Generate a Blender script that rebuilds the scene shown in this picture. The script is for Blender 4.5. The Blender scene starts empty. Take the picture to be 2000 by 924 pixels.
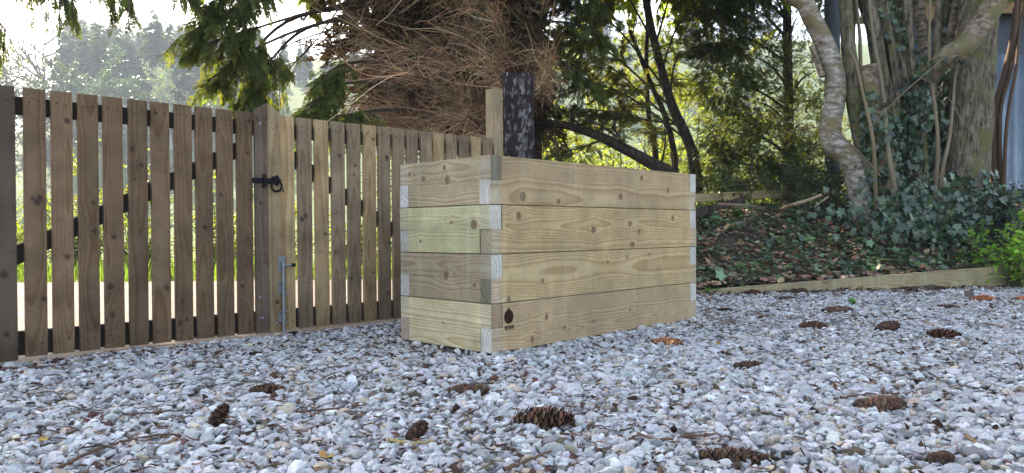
import bpy, math, random
import numpy as np
from mathutils import Matrix

# ------------------------------------------------------------------ camera
SC = bpy.context.scene
COL = SC.collection
F_PX, PITCH, ROLL, CAM_H = 1430.4, 0.0081, 0.0066, 0.5145      # fitted to a 2000 x 924 frame
_c, _s = math.cos(PITCH), math.sin(PITCH)
FWD = np.array([0, _c, -_s]); UP0 = np.array([0, _s, _c]); RT0 = np.array([1.0, 0, 0])
_c, _s = math.cos(ROLL), math.sin(ROLL)
RT = _c * RT0 - _s * UP0
UP = _s * RT0 + _c * UP0
CAM = np.array([0, 0, CAM_H])
cd = bpy.data.cameras.new('camera'); cam = bpy.data.objects.new('camera', cd); COL.objects.link(cam)
M = Matrix.Identity(4)
for i in range(3):
    M[i][0], M[i][1], M[i][2], M[i][3] = RT[i], UP[i], -FWD[i], CAM[i]
cam.matrix_world = M
cd.sensor_width = 36; cd.lens = 36 * F_PX / 2000; cd.clip_end = 2000; cd.clip_start = 0.05
SC.camera = cam

# ------------------------------------------------------------------ sky, sun, exposure
SUN_EL, SUN_AZ = math.radians(37), math.radians(-33)           # azimuth from +y towards +x
SUN = np.array([math.sin(SUN_AZ) * math.cos(SUN_EL), math.cos(SUN_AZ) * math.cos(SUN_EL), math.sin(SUN_EL)])
W = bpy.data.worlds.new('World'); SC.world = W; W.use_nodes = True
nt = W.node_tree; bg = nt.nodes['Background']
sky = nt.nodes.new('ShaderNodeTexSky'); sky.sky_type = 'NISHITA'; sky.sun_disc = False
sky.sun_elevation = SUN_EL; sky.sun_rotation = SUN_AZ
sky.air_density = 1.0; sky.dust_density = 3.0; sky.ozone_density = 1.0
hs = nt.nodes.new('ShaderNodeHueSaturation'); hs.inputs['Saturation'].default_value = .80
nt.links.new(sky.outputs[0], hs.inputs['Color']); nt.links.new(hs.outputs[0], bg.inputs[0]); bg.inputs[1].default_value = 0.13
sl = bpy.data.lights.new('sun', 'SUN'); so = bpy.data.objects.new('sun', sl); COL.objects.link(so)
sl.energy = 5.0; sl.angle = math.radians(0.6); sl.color = (1.0, 0.90, 0.74)
so.rotation_euler = (math.pi / 2 - SUN_EL, 0, math.pi - SUN_AZ)
so.location = (0, 0, 30)
vs = SC.view_settings
vs.view_transform = 'Standard'; vs.look = 'None'; vs.gamma = 1.0; vs.use_curve_mapping = False
vs.exposure = 2.32
SC.cycles.use_denoising = True
SC.cycles.max_bounces = 7; SC.cycles.transparent_max_bounces = 4; SC.cycles.volume_bounces = 0
SC.cycles.sample_clamp_indirect = 6.0

HAZE = 0.0014
RNG = np.random.default_rng(7)
random.seed(7)

def ray(px, py):
    d = RT * (px - 1000) / F_PX - UP * (py - 462) / F_PX + FWD
    return d / d[1]
def P(px, py, y):                       # the point at distance y along the ray of that photo pixel
    return CAM + ray(px, py) * y
def G(px, py, z=0.0):                   # where that ray meets the level z
    d = ray(px, py)
    return CAM + d * ((z - CAM_H) / d[2])

# ------------------------------------------------------------------ mesh helpers
class MB:
    def __init__(s): s.v = []; s.f = []; s.n = 0; s.a = {}
    def add(s, V, F, mat=0, **at):
        V = np.asarray(V, float).reshape(-1, 3); F = np.asarray(F, np.int64)
        s.v.append(V); s.f.append((F + s.n, mat))
        for k, x in at.items():
            s.a.setdefault(k, []).append((s.n, np.asarray(x, float)))
        s.n += len(V)
    def build(s, name, mats, parent=None, smooth=False, loc=None):
        V = np.concatenate(s.v)
        o0 = ORIG[parent.name] if parent is not None else (np.array(loc, float) if loc is not None else None)
        if o0 is None:
            o0 = np.array([(V[:, 0].min() + V[:, 0].max()) / 2, (V[:, 1].min() + V[:, 1].max()) / 2, V[:, 2].min()])
        V = V - o0
        me = bpy.data.meshes.new(name)
        me.vertices.add(len(V)); me.vertices.foreach_set('co', V.astype(np.float32).ravel())
        idx = np.concatenate([f.ravel() for f, m in s.f])
        cnt = np.concatenate([np.full(len(f), f.shape[1]) for f, m in s.f])
        mi = np.concatenate([np.full(len(f), m) for f, m in s.f])
        me.loops.add(len(idx)); me.loops.foreach_set('vertex_index', idx.astype(np.int32))
        me.polygons.add(len(cnt))
        me.polygons.foreach_set('loop_start', np.concatenate([[0], np.cumsum(cnt)[:-1]]).astype(np.int32))
        me.polygons.foreach_set('material_index', mi.astype(np.int32))
        me.polygons.foreach_set('use_smooth', np.full(len(cnt), smooth))
        for k, lst in s.a.items():
            dim = 4 if k == 'col' else 1
            arr = np.zeros((len(V), dim)) if dim == 4 else np.zeros(len(V))
            for st, x in lst:
                if dim == 4:
                    x = np.atleast_2d(x)
                    if x.shape[1] == 3: x = np.concatenate([x, np.ones((len(x), 1))], 1)
                    m = x.shape[0]
                    if m == 1: arr[st:st + s._len(st)] = x[0]
                    else: arr[st:st + m] = x
                else:
                    if x.ndim == 0: arr[st:st + s._len(st)] = x
                    else: arr[st:st + len(x)] = x
            at = me.attributes.new(k, 'FLOAT_COLOR' if dim == 4 else 'FLOAT', 'POINT')
            at.data.foreach_set('color' if dim == 4 else 'value', arr.astype(np.float32).ravel())
        me.update(calc_edges=True)
        for m in (mats if isinstance(mats, (list, tuple)) else [mats]): me.materials.append(m)
        ob = bpy.data.objects.new(name, me); COL.objects.link(ob)
        if parent is not None:
            ob.parent = parent; ORIG[ob.name] = o0
        else:
            ob.location = o0; ORIG[ob.name] = o0
        return ob
    def _len(s, st):
        k = 0
        for V in s.v:
            if k == st: return len(V)
            k += len(V)

ORIG = {}
def tag(o, label=None, cat=None, group=None, kind=None):
    if label: o['label'] = label
    if cat: o['category'] = cat
    if group: o['group'] = group
    if kind: o['kind'] = kind
    return o
def thing(name, label, cat, loc, group=None):
    o = bpy.data.objects.new(name, None); COL.objects.link(o)
    o.location = loc; o.empty_display_size = 0.1
    ORIG[o.name] = np.array(loc, float)
    return tag(o, label, cat, group)
def copy_tree(o, parent=None):
    c = o.copy(); COL.objects.link(c)
    if parent is not None: c.parent = parent
    for ch in [x for x in COL.objects if x.parent == o]:
        copy_tree(ch, c)
    return c

BOXF = np.array([[0, 1, 3, 2], [4, 6, 7, 5], [0, 4, 5, 1], [2, 3, 7, 6], [0, 2, 6, 4], [1, 5, 7, 3]])
def box(mb, o, U, V, N, mat=0, **at):
    o, U, V, N = [np.asarray(x, float) for x in (o, U, V, N)]
    if np.dot(np.cross(U, V), N) < 0:
        U, V = V, U
    vs_ = [o + a * U + b * V + c * N for a in (0, 1) for b in (0, 1) for c in (0, 1)]
    mb.add(vs_, BOXF, mat, **at)
def norm(v):
    v = np.asarray(v, float); return v / np.maximum(np.linalg.norm(v, axis=-1, keepdims=True), 1e-9)

def tubes(mb, PTS, RAD, sides=5, mat=0, cap=False, **at):
    """PTS (N,S,3), RAD (N,S)"""
    PTS = np.asarray(PTS, float); RAD = np.asarray(RAD, float)
    if PTS.ndim == 2: PTS = PTS[None]; RAD = RAD[None]
    N, S, _ = PTS.shape
    T = norm(np.gradient(PTS, axis=1))
    ref = np.where(np.abs(T[:, :1, 2:3]) > .9, np.array([1.0, 0, 0]), np.array([0, 0, 1.0]))
    A = norm(np.cross(T, np.broadcast_to(ref, T.shape))); B = np.cross(T, A)
    th = np.linspace(0, 2 * np.pi, sides, endpoint=False)
    ring = PTS[:, :, None] + RAD[:, :, None, None] * (np.cos(th)[:, None] * A[:, :, None] + np.sin(th)[:, None] * B[:, :, None])
    V = ring.reshape(-1, 3)
    n = np.arange(N)[:, None, None] * S * sides; s_ = np.arange(S - 1)[None, :, None] * sides; k = np.arange(sides)[None, None]
    a = n + s_ + k; b = n + s_ + (k + 1) % sides
    F = np.stack([a, a + sides, b + sides, b], -1).reshape(-1, 4)
    for kk in list(at):
        x = np.asarray(at[kk], float)
        if kk == 'col' and x.ndim == 2: at[kk] = np.repeat(x, S * sides, 0)
        elif kk != 'col' and x.ndim == 1: at[kk] = np.repeat(x, S * sides)
    mb.add(V, F, mat, **at)
    if cap:
        for i in range(N):
            for j in (0, S - 1):
                base = ring[i, j]; c = base.mean(0)
                idx = np.arange(sides)
                tri = np.stack([np.full(sides, sides), idx, (idx + 1) % sides], 1)
                if j == 0: tri = tri[:, ::-1]
                mb.add(np.vstack([base, c]), tri, mat)

def smooth_path(pts, n):
    """Catmull-Rom through the points, n samples"""
    p = np.asarray(pts, float)
    p = np.vstack([2 * p[0] - p[1], p, 2 * p[-1] - p[-2]])
    m = len(p) - 3
    t = np.linspace(0, m - 1e-6, n); i = t.astype(int); f = (t - i)[:, None]
    a, b, c, d = p[i], p[i + 1], p[i + 2], p[i + 3]
    return .5 * (2 * b + (c - a) * f + (2 * a - 5 * b + 4 * c - d) * f ** 2 + (3 * b - a - 3 * c + d) * f ** 3)

def inst(mb, tv, tf, pos, X, Y, Z, mat=0, **at):
    """copies of a template (verts tv, faces tf) with frames X,Y,Z (already scaled) at pos"""
    N = len(pos); k = len(tv)
    V = pos[:, None] + tv[None, :, 0:1] * X[:, None] + tv[None, :, 1:2] * Y[:, None] + tv[None, :, 2:3] * Z[:, None]
    F = (tf[None] + (np.arange(N) * k)[:, None, None]).reshape(-1, tf.shape[1])
    for kk in list(at):
        x = np.asarray(at[kk], float)
        if kk == 'col' and x.ndim == 2: at[kk] = np.repeat(x, k, 0)
        elif kk != 'col' and x.ndim == 1: at[kk] = np.repeat(x, k)
    mb.add(V.reshape(-1, 3), F, mat, **at)
def frames(d, up, scale, roll=None, rng=RNG):
    """X along d, Z near up"""
    X = norm(d); Y = norm(np.cross(up, X)); Z = np.cross(X, Y)
    if roll is not None:
        c, s = np.cos(roll)[:, None], np.sin(roll)[:, None]
        Y, Z = Y * c + Z * s, Z * c - Y * s
    sc = np.asarray(scale)[:, None]
    return X * sc, Y * sc, Z * sc
def rdir(n, rng=RNG):
    return norm(rng.normal(size=(n, 3)))
def jitcol(base, n, amt=.25, rng=RNG, hue=.1):
    b = np.array(base)[None] * np.exp(rng.normal(0, amt, (n, 1))) * np.exp(rng.normal(0, hue, (n, 3)))
    return np.clip(b, 0, .9)

# ------------------------------------------------------------------ materials
class NT:
    def __init__(s, name):
        s.m = bpy.data.materials.new(name); s.m.use_nodes = True; s.t = s.m.node_tree
        s.b = s.t.nodes['Principled BSDF']; s.out = s.t.nodes['Material Output']
    def n(s, typ, **kw):
        x = s.t.nodes.new(typ)
        for k, v in kw.items():
            if k[0] == 'i' and k[1:].isdigit(): x.inputs[int(k[1:])].default_value = v
            elif k.startswith('I_'): x.inputs[k[2:].replace('_', ' ')].default_value = v
            else: setattr(x, k, v)
        return x
    def l(s, a, b): s.t.links.new(a, b)
    def attr(s, name): return s.n('ShaderNodeAttribute', attribute_name=name)
    def math(s, op, a, b=None, clamp=False):
        x = s.n('ShaderNodeMath', operation=op); x.use_clamp = clamp
        for i, q in enumerate((a, b)):
            if q is None: continue
            if isinstance(q, (int, float)): x.inputs[i].default_value = q
            else: s.l(q, x.inputs[i])
        return x.outputs[0]
    def mix(s, fac, a, b, mode='MIX'):
        x = s.n('ShaderNodeMix', data_type='RGBA', blend_type=mode)
        for i, q in ((0, fac), (6, a), (7, b)):
            if isinstance(q, (int, float)): x.inputs[i].default_value = q
            elif isinstance(q, tuple): x.inputs[i].default_value = q if len(q) == 4 else (*q, 1)
            else: s.l(q, x.inputs[i])
        return x.outputs[2]
    def ramp(s, fac, stops, interp='LINEAR'):
        x = s.n('ShaderNodeValToRGB'); x.color_ramp.interpolation = interp
        el = x.color_ramp.elements
        while len(el) < len(stops): el.new(.5)
        for e, (p, c) in zip(el, stops):
            e.position = p; e.color = (c, c, c, 1) if isinstance(c, (int, float)) else (*c, 1)
        s.l(fac, x.inputs[0]); return x.outputs[0]
    def noise(s, scale, detail=4, rough=.55, vec=None, col=False):
        x = s.n('ShaderNodeTexNoise'); x.inputs['Scale'].default_value = scale; x.inputs['Detail'].default_value = detail
        x.inputs['Roughness'].default_value = rough
        if vec is not None: s.l(vec, x.inputs['Vector'])
        return x.outputs[1 if col else 0]
    def obj(s, scale=None):
        t = s.n('ShaderNodeTexCoord').outputs['Object']
        if scale is None: return t
        m = s.n('ShaderNodeMapping'); m.inputs['Scale'].default_value = scale; s.l(t, m.inputs[0]); return m.outputs[0]
    def bump(s, h, strength=.3, dist=.01):
        x = s.n('ShaderNodeBump'); x.inputs['Strength'].default_value = strength; x.inputs['Distance'].default_value = dist
        s.l(h, x.inputs['Height']); s.l(x.outputs[0], s.b.inputs['Normal'])
    def fin(s, col=None, rough=.8, spec=.3, metal=0.0):
        if col is not None:
            if isinstance(col, tuple): s.b.inputs['Base Color'].default_value = (*col, 1)
            else: s.l(col, s.b.inputs['Base Color'])
        if isinstance(rough, (int, float)): s.b.inputs['Roughness'].default_value = rough
        else: s.l(rough, s.b.inputs['Roughness'])
        s.b.inputs['Specular IOR Level'].default_value = spec; s.b.inputs['Metallic'].default_value = metal
        return s.m

def mat_wood(name, late=.55, knotcol=(.07, .035, .018), stain=.25, speck=.0, rough=.75, line=(.5, .92), bevel=0):
    k = NT(name)
    ring = k.attr('ring').outputs['Fac']; knot = k.attr('knot').outputs['Fac']; col = k.attr('col').outputs['Color']
    fr = k.math('FRACT', ring)
    lw = k.ramp(fr, [(0, 0.05), (line[0], .12), (line[1], 1.0), (1.0, .0)])
    dark = k.mix(1.0, col, (late, late * .86, late * .72), 'MULTIPLY')
    c = k.mix(lw, col, dark)
    v = k.obj()
    fine = k.noise(55, 4, .7, v)
    c = k.mix(.5, c, k.ramp(fine, [(.25, .72), (.7, 1.12)]), 'MULTIPLY')
    big = k.noise(5, 4, .6, v)
    c = k.mix(stain, c, k.ramp(big, [(.3, .45), (.6, 1.15)]), 'MULTIPLY')
    c = k.mix(k.math('MULTIPLY', knot, .85, True), c, k.mix(k.math('MULTIPLY', lw, .6), knotcol, tuple(x * 2.6 for x in knotcol)))
    if speck:
        sp = k.ramp(k.noise(26, 5, .75, v), [(.60, 0), (.72, 1)])
        c = k.mix(k.math('MULTIPLY', sp, speck), c, (.035, .03, .025))
    k.bump(k.math('ADD', k.math('MULTIPLY', lw, -.5), k.math('MULTIPLY', fine, .6)), .35, .003)
    if bevel:
        bv = k.n('ShaderNodeBevel', samples=4); bv.inputs['Radius'].default_value = bevel
        k.l(bv.outputs[0], [x for x in k.t.nodes if x.type == 'BUMP'][0].inputs['Normal'])
        w2 = k.ramp(k.noise(2.2, 5, .7, v), [(.42, 0), (.7, .55)]); c = k.mix(w2, c, (.16, .125, .085))
        rub = k.ramp(k.noise(1.0, 4, .6, k.obj((26, 26, .8))), [(.55, 0), (.75, .22)]); c = k.mix(rub, c, (.60, .55, .44))
    return k.fin(c, rough, .2)

def mat_leaf(name, trans=.35, tcol=(1.4, 1.6, .5), rough=.55, spec=.3):
    k = NT(name); col = k.attr('col').outputs['Color']
    k.fin(col, rough, spec)
    tr = k.n('ShaderNodeBsdfTranslucent')
    tc = k.mix(1.0, col, tcol, 'MULTIPLY'); k.l(tc, tr.inputs[0])
    mx = k.n('ShaderNodeMixShader'); mx.inputs[0].default_value = trans
    k.l(k.b.outputs[0], mx.inputs[1]); k.l(tr.outputs[0], mx.inputs[2]); k.l(mx.outputs[0], k.out.inputs[0])
    return k.m

def mat_bark(name, a, b, scale=(6, 6, 2), lichen=None, bump=.6, rough=.9, freq=6):
    k = NT(name); v = k.obj(scale)
    n1 = k.noise(freq, 6, .65, v); c = k.mix(k.ramp(n1, [(.36, 0), (.62, 1)]), a, b)
    n2 = k.noise(40, 4, .7, k.obj()); c = k.mix(.5, c, k.ramp(n2, [(.2, .55), (.75, 1.25)]), 'MULTIPLY')
    if lichen:
        c = k.mix(k.ramp(k.noise(3.1, 5, .7, k.obj()), [(.5, 0), (.6, 1)]), c, lichen)
    k.bump(k.math('ADD', n1, k.math('MULTIPLY', n2, .3)), bump, .02)
    return k.fin(c, rough, .2)

def mat_col(name, rough=.85, spec=.25, nscale=60, lo=.6, hi=1.3, bump=.3, bd=.003):
    k = NT(name); col = k.attr('col').outputs['Color']; n = k.noise(nscale, 4, .65, k.obj())
    k.bump(n, bump, bd)
    return k.fin(k.mix(1.0, col, k.ramp(n, [(.25, lo), (.75, hi)]), 'MULTIPLY'), rough, spec)

M_SLEEP = mat_wood('new_softwood', late=.70, stain=.40, line=(.35, .9), knotcol=(.10, .052, .028), bevel=.004)
M_PICK = mat_wood('weathered_softwood', late=.72, stain=.7, speck=.55, rough=.85, knotcol=(.03, .018, .012))
M_DARKWOOD = NT('dark_rail').fin((.028, .02, .015), .9, .15)
M_STONE = None
def _stone():
    k = NT('crushed_limestone'); col = k.attr('col').outputs['Color']; v = k.obj()
    n = k.noise(140, 5, .7, v); n2 = k.noise(420, 3, .6, v)
    c = k.mix(.85, col, k.ramp(n, [(.3, .62), (.62, 1.12)]), 'MULTIPLY')
    c = k.mix(.5, c, k.ramp(n2, [(.35, .7), (.6, 1.15)]), 'MULTIPLY')
    k.bump(k.math('ADD', n, k.math('MULTIPLY', n2, .4)), .5, .004)
    return k.fin(c, .85, .25)
M_STONE = _stone()
M_NEEDLE = mat_leaf('conifer_needles', .5, (2.6, 2.3, .5), .6, .25)
M_BROAD = mat_leaf('spring_leaves', .5, (1.7, 1.7, .5), .5, .3)
M_GLOSS = mat_leaf('glossy_leaves', .18, (1.6, 2.0, .5), .32, .55)
M_IVY = mat_leaf('ivy_leaves', .10, (1.4, 1.8, .5), .29, .65)
M_DEADLEAF = mat_leaf('dead_leaves', .15, (1.2, 1.0, .7), .8, .15)
M_TWIG = mat_col('twig_bark', .85, .15, 90)
M_CONE = mat_col('cone_scales', .7, .3, 160, .6, 1.35)
M_BARK_DARK = mat_bark('dark_bark', (.02, .015, .011), (.075, .055, .04))
M_BARK_MOSS = mat_bark('mossy_bark', (.028, .02, .014), (.25, .205, .145), (4.5, 4.5, 1.3), (.13, .125, .045), 1.0)
M_BARK_PALE = mat_bark('pale_bark', (.13, .09, .055), (.50, .455, .39), (1.6, 1.6, 4), (.20, .155, .075), .8, .7, 6)
M_BARK_CHERRY = mat_bark('cherry_bark', (.06, .042, .028), (.37, .285, .20), (2.5, 2.5, 5), (.16, .14, .06), .8, .75, 5)
M_IRON = NT('black_iron').fin((.008, .008, .009), .7, .15)
M_GALV = NT('galvanised_steel').fin((.27, .28, .29), .58, .4, .7)

# ------------------------------------------------------------------ wood with growth rings and knots
def ringfield(S, u, v, w):
    """growth-ring phase and knot mask at board coordinates (u along, v across, w deep)"""
    vv = v.copy(); kn = np.zeros_like(u); kr = np.zeros_like(u)
    for f, ph, a, ph2 in S['waves']:
        vv += a * np.sin(2 * np.pi * f * u + ph + 6 * v) * np.cos(ph2 + 9 * v)
    for (uk, vk, r, el) in S['knots']:
        du, dv = (u - uk), (v - vk)
        g = np.exp(-(du / (3.2 * r)) ** 2) * np.exp(-np.abs(dv) / (4 * r))
        vv -= 1.15 * r * g * np.tanh(dv / (.5 * r))
        rr = np.sqrt((du / (r * el)) ** 2 + (dv / r) ** 2)
        m = np.clip((1.1 - rr) / .25, 0, 1)
        kn = np.maximum(kn, m); kr = np.where(m > 0, rr * 2.2, kr)
    h = S['h'] + S['taper'] * u + sum(a * np.sin(2 * np.pi * f * u + ph) for f, ph, a in S['hw'])
    rad = np.sqrt((vv - S['v0']) ** 2 + (h + w) ** 2)
    ring = rad / S['sp'] + .7 * np.sin(rad * 70 + S['ph'])
    return np.where(kn > .02, kr + 50, ring), kn
def board_style(seed, width, knots=None, sp=.012, nk=(1, 4), kr=(.006, .012), length=1.0, wob=1.0):
    r = np.random.default_rng(seed)
    if knots is None:
        knots = [(r.uniform(.04, length - .04), r.uniform(.15, .85) * width, r.uniform(*kr), r.uniform(.8, 1.3)) for _ in range(r.integers(*nk))]
    return dict(waves=[(r.uniform(.5, 1.3), r.uniform(0, 6), .010 * wob, r.uniform(0, 6)), (r.uniform(1.5, 3), r.uniform(0, 6), .005 * wob, r.uniform(0, 6)),
                       (r.uniform(4, 7), r.uniform(0, 6), .0016 * wob, r.uniform(0, 6))],
                hw=[(r.uniform(.4, 1.0), r.uniform(0, 6), .012 * wob), (r.uniform(1.2, 2.4), r.uniform(0, 6), .005 * wob)],
                knots=knots, h=r.uniform(.025, .09), taper=r.uniform(-.025, .025), v0=width * r.uniform(.1, .9), sp=sp * r.uniform(.85, 1.2), ph=r.uniform(0, 6))
def wboard(mb, o, U, V, Wd, L, S, col, off=(0, 0, 0), res=.004, skip=(), colfn=None, ures=None):
    """box board: unit axes U, V, Wd and sizes L; faces as grids so that rings and knots are resolved"""
    o, U, V, Wd = [np.asarray(x, float) for x in (o, U, V, Wd)]
    flip = np.dot(np.cross(U, V), Wd) < 0
    ures = ures or res * 2
    for ax in range(3):
        a, b = [(1, 2), (2, 0), (0, 1)][ax]
        for side in (0, 1):
            if (ax, side) in skip: continue
            r = [ures, res, max(res, .01)]
            na, nb = max(1, int(L[a] / r[a])), max(1, int(L[b] / r[b]))
            A, B = np.meshgrid(np.linspace(0, L[a], na + 1), np.linspace(0, L[b], nb + 1), indexing='ij')
            q = [None] * 3; q[a] = A; q[b] = B; q[ax] = np.full_like(A, L[ax] * side)
            u, v, w = [x.ravel() for x in q]
            pts = o + u[:, None] * U + v[:, None] * V + w[:, None] * Wd
            ring, kn = ringfield(S, u + off[0], v + off[1], w + off[2])
            i, j = np.meshgrid(np.arange(na), np.arange(nb), indexing='ij')
            k = (i * (nb + 1) + j).ravel()
            F = np.stack([k, k + nb + 1, k + nb + 2, k + 1], 1)
            if (side == 0) != flip: F = F[:, ::-1]
            c = np.tile(np.array(col, float), (len(u), 1))
            if colfn is not None: c = colfn(c, u, v, w, ax, side)
            mb.add(pts, F, 0, ring=ring, knot=kn, col=c)

exec_order = []
# ================================================================== LARGE STRUCTURE
# fence line of the gate (fitted)
FA = 0.754
FO = np.array([-2.0, 2.7933, 0]); FT = np.array([math.cos(FA), math.sin(FA), 0]); FN = np.array([-FT[1], FT[0], 0])   # FN points away from the camera
Z3 = np.array([0, 0, 1.0])
def fence_side(x, y):                   # > 0 beyond the gate
    return (x - FO[0]) * FN[0] + (y - FO[1]) * FN[1]

# bank edge line (timber edging) from photo points on the ground
E0 = G(1340, 578); E1 = G(2010, 561)
ED = norm(E1 - E0); EN = np.array([-ED[1], ED[0], 0])
def bank_h(x, y):
    d = (x - E0[0]) * EN[0] + (y - E0[1]) * EN[1]          # distance behind the edging
    u = (x - E0[0]) * ED[0] + (y - E0[1]) * ED[1]
    t = np.clip(d / 1.7, 0, 1); rise = (0.06 + 0.05 * np.clip(u / 3, 0, 1)) * np.clip(d / .05, 0, 1) + .62 * (t * t * (3 - 2 * t) * .6 + t * .4)
    left = np.clip((u + .75 + .12 * d) / .6, 0, 1); left = left * left * (3 - 2 * left)
    far = 1 - np.clip((d - 3.2) / 3, 0, 1); far = far * far * (3 - 2 * far)
    return np.where(d > 0, rise * left * far, 0)
def hill_h(x, y):
    t = np.clip((y - 45) / 110, 0, 1); h = 34 * t * t * (3 - 2 * t)
    return h * (1 + .15 * np.sin(x * .02 + 1)) * np.clip((x + 160) / 110, .25, 1)
def ground_h(x, y):
    b = .04 * np.sin(x * 1.7) * np.sin(y * 1.3) * np.clip((y - 12) / 6, 0, 1)
    return hill_h(x, y) + b + bank_h(x, y)

def grid(mb, xs, ys, fn, col=None, dz=0):
    X, Y = np.meshgrid(xs, ys, indexing='ij'); Zz = fn(X, Y) + dz
    V = np.stack([X, Y, Zz], -1).reshape(-1, 3); nx, ny = X.shape
    i, j = np.meshgrid(np.arange(nx - 1), np.arange(ny - 1), indexing='ij'); k = (i * ny + j).ravel()
    mb.add(V, np.stack([k, k + ny, k + ny + 1, k + 1], 1))

k = NT('earth'); v = k.obj(); n = k.noise(7, 8, .7, v)
c = k.ramp(n, [(.3, (.035, .026, .019)), (.55, (.085, .065, .048)), (.75, (.15, .12, .09))]); k.bump(n, .6, .03)
M_EARTH = k.fin(c, .95, .1)
k = NT('ground_cover'); v = k.obj(); sx = k.n('ShaderNodeSeparateXYZ'); k.l(v, sx.inputs[0]); n = k.noise(3, 8, .7, v); gr = k.ramp(n, [(.3, (.05, .075, .02)), (.7, (.13, .16, .045))]); n2 = k.noise(7, 8, .7, v)
ea_ = k.ramp(n2, [(.3, (.035, .026, .019)), (.55, (.085, .065, .048)), (.75, (.15, .12, .09))]); fy = k.math('MULTIPLY', k.math('SUBTRACT', sx.outputs[1], 9.3), 1.2, True)
k.bump(n2, .6, .03); M_GROUND = k.fin(k.mix(fy, ea_, gr), .95, .1)
mb = MB(); grid(mb, np.concatenate([np.linspace(-400, -14, 30), np.linspace(-13, 13, 105), np.linspace(14, 400, 30)]),
                np.concatenate([np.linspace(-40, 0, 6), np.linspace(.5, 15, 60), np.linspace(16, 60, 25), np.linspace(64, 260, 40), [320, 500]]), ground_h, dz=-.035)
tag(mb.build('ground', M_GROUND, loc=(0, 0, 0)), kind='structure')
# gravel bed (fines between the stones)
k = NT('gravel_fines'); n = k.noise(120, 6, .7, k.obj()); M_FINES = k.fin(k.ramp(n, [(.3, (.035, .027, .022)), (.6, (.12, .10, .085))]), .95, .1)
mb = MB()
p0 = FO - FT * 2.6 + FN * .10; p1 = FO + FT * 3.2 + FN * .10
ring_ = [(-6, -1.5), (7.5, -1.5), (E1 + ED * 1.5)[:2], (E0 - ED * .0)[:2], (E0 - ED * 1.2)[:2], p1[:2], p0[:2], (-6, p0[1] - 2.0)]
mb.add([(x, y, -.012) for x, y in ring_], np.arange(len(ring_))[None]); tag(mb.build('gravel_bed', M_FINES, loc=(0, 0, 0)), kind='structure')
# road
ml = NT('road_surface'); v = ml.obj(); n = ml.noise(90, 5, .7, v); n2 = ml.noise(2.6, 7, .7, v)
c = ml.ramp(n, [(.3, (.07, .06, .05)), (.7, (.16, .14, .118))]); c = ml.mix(ml.ramp(n2, [(.35, 0), (.6, .85)]), c, (.085, .046, .025))
ml.bump(n, .3, .004); M_ROAD = ml.fin(c, .9, .2)
mb = MB()
far_edge = lambda x: 8.0 + .03 * x
mb.add([(-30, -6, -.008), (-6 + .0, p0[1] - 2.6, -.008), (*p0[:2], -.008), (*p1[:2], -.008), (2.2, far_edge(2.2) - .6, -.008), (14, far_edge(14), -.008), (-30, far_edge(-30), -.008)], np.array([[0, 1, 2, 3, 4, 5, 6]]))
tag(mb.build('road', M_ROAD, loc=(0, 0, 0)), kind='structure')

# gravel stones: one mass nobody could count
def ico(sub):
    t = (1 + 5 ** .5) / 2
    V = norm(np.array([[-1, t, 0], [1, t, 0], [-1, -t, 0], [1, -t, 0], [0, -1, t], [0, 1, t], [0, -1, -t], [0, 1, -t], [t, 0, -1], [t, 0, 1], [-t, 0, -1], [-t, 0, 1]]))
    F = np.array([[0, 11, 5], [0, 5, 1], [0, 1, 7], [0, 7, 10], [0, 10, 11], [1, 5, 9], [5, 11, 4], [11, 10, 2], [10, 7, 6], [7, 1, 8], [3, 9, 4], [3, 4, 2], [3, 2, 6], [3, 6, 8], [3, 8, 9], [4, 9, 5], [2, 4, 11], [6, 2, 10], [8, 6, 7], [9, 8, 1]])
    for _ in range(sub):
        ed = {}; V = list(V); nf = []
        def mid(a, b):
            kk = (min(a, b), max(a, b))
            if kk not in ed:
                m = V[a] + V[b]; V.append(m / np.linalg.norm(m)); ed[kk] = len(V) - 1
            return ed[kk]
        for a, b, c_ in F:
            x, y, z = mid(a, b), mid(b, c_), mid(c_, a); nf += [[a, x, z], [b, y, x], [c_, z, y], [x, y, z]]
        V = np.array(V); F = np.array(nf)
    return V, F
def stone_shapes(sub, n, rng):
    out = []
    V0, F0 = ico(sub)
    for _ in range(n):
        V = V0.copy() * (1 + rng.normal(0, .04, (len(V0), 1)))
        for _ in range(8):
            nrm = rdir(1, rng)[0]; d = rng.uniform(.32, .72)
            s_ = V @ nrm; V = V - np.clip(s_ - d, 0, None)[:, None] * nrm
        V = V * np.array([rng.uniform(1.15, 1.6), rng.uniform(.85, 1.2), rng.uniform(.6, .95)])
        out.append(V)
    return out, F0
def rot_frames(n, rng, tilt=.5):
    a = rng.uniform(0, 2 * np.pi, n)
    X = np.stack([np.cos(a), np.sin(a), rng.normal(0, tilt, n)], -1); up = np.stack([rng.normal(0, tilt, n), rng.normal(0, tilt, n), np.ones(n)], -1)
    X = norm(X); Y = norm(np.cross(up, X)); Zz = np.cross(X, Y)
    return X, Y, Zz
def edge_d(x, y):
    return (x - E0[0]) * EN[0] + (y - E0[1]) * EN[1]
rs = np.random.default_rng(11)
mb = MB()
C0 = np.array([-.0847, 2.9337, 0]); AN = .7964; WID, LEN = .5964, 1.5811
D1 = np.array([math.cos(AN), math.sin(AN), 0]); D2 = np.array([-math.sin(AN), math.cos(AN), 0])
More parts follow.
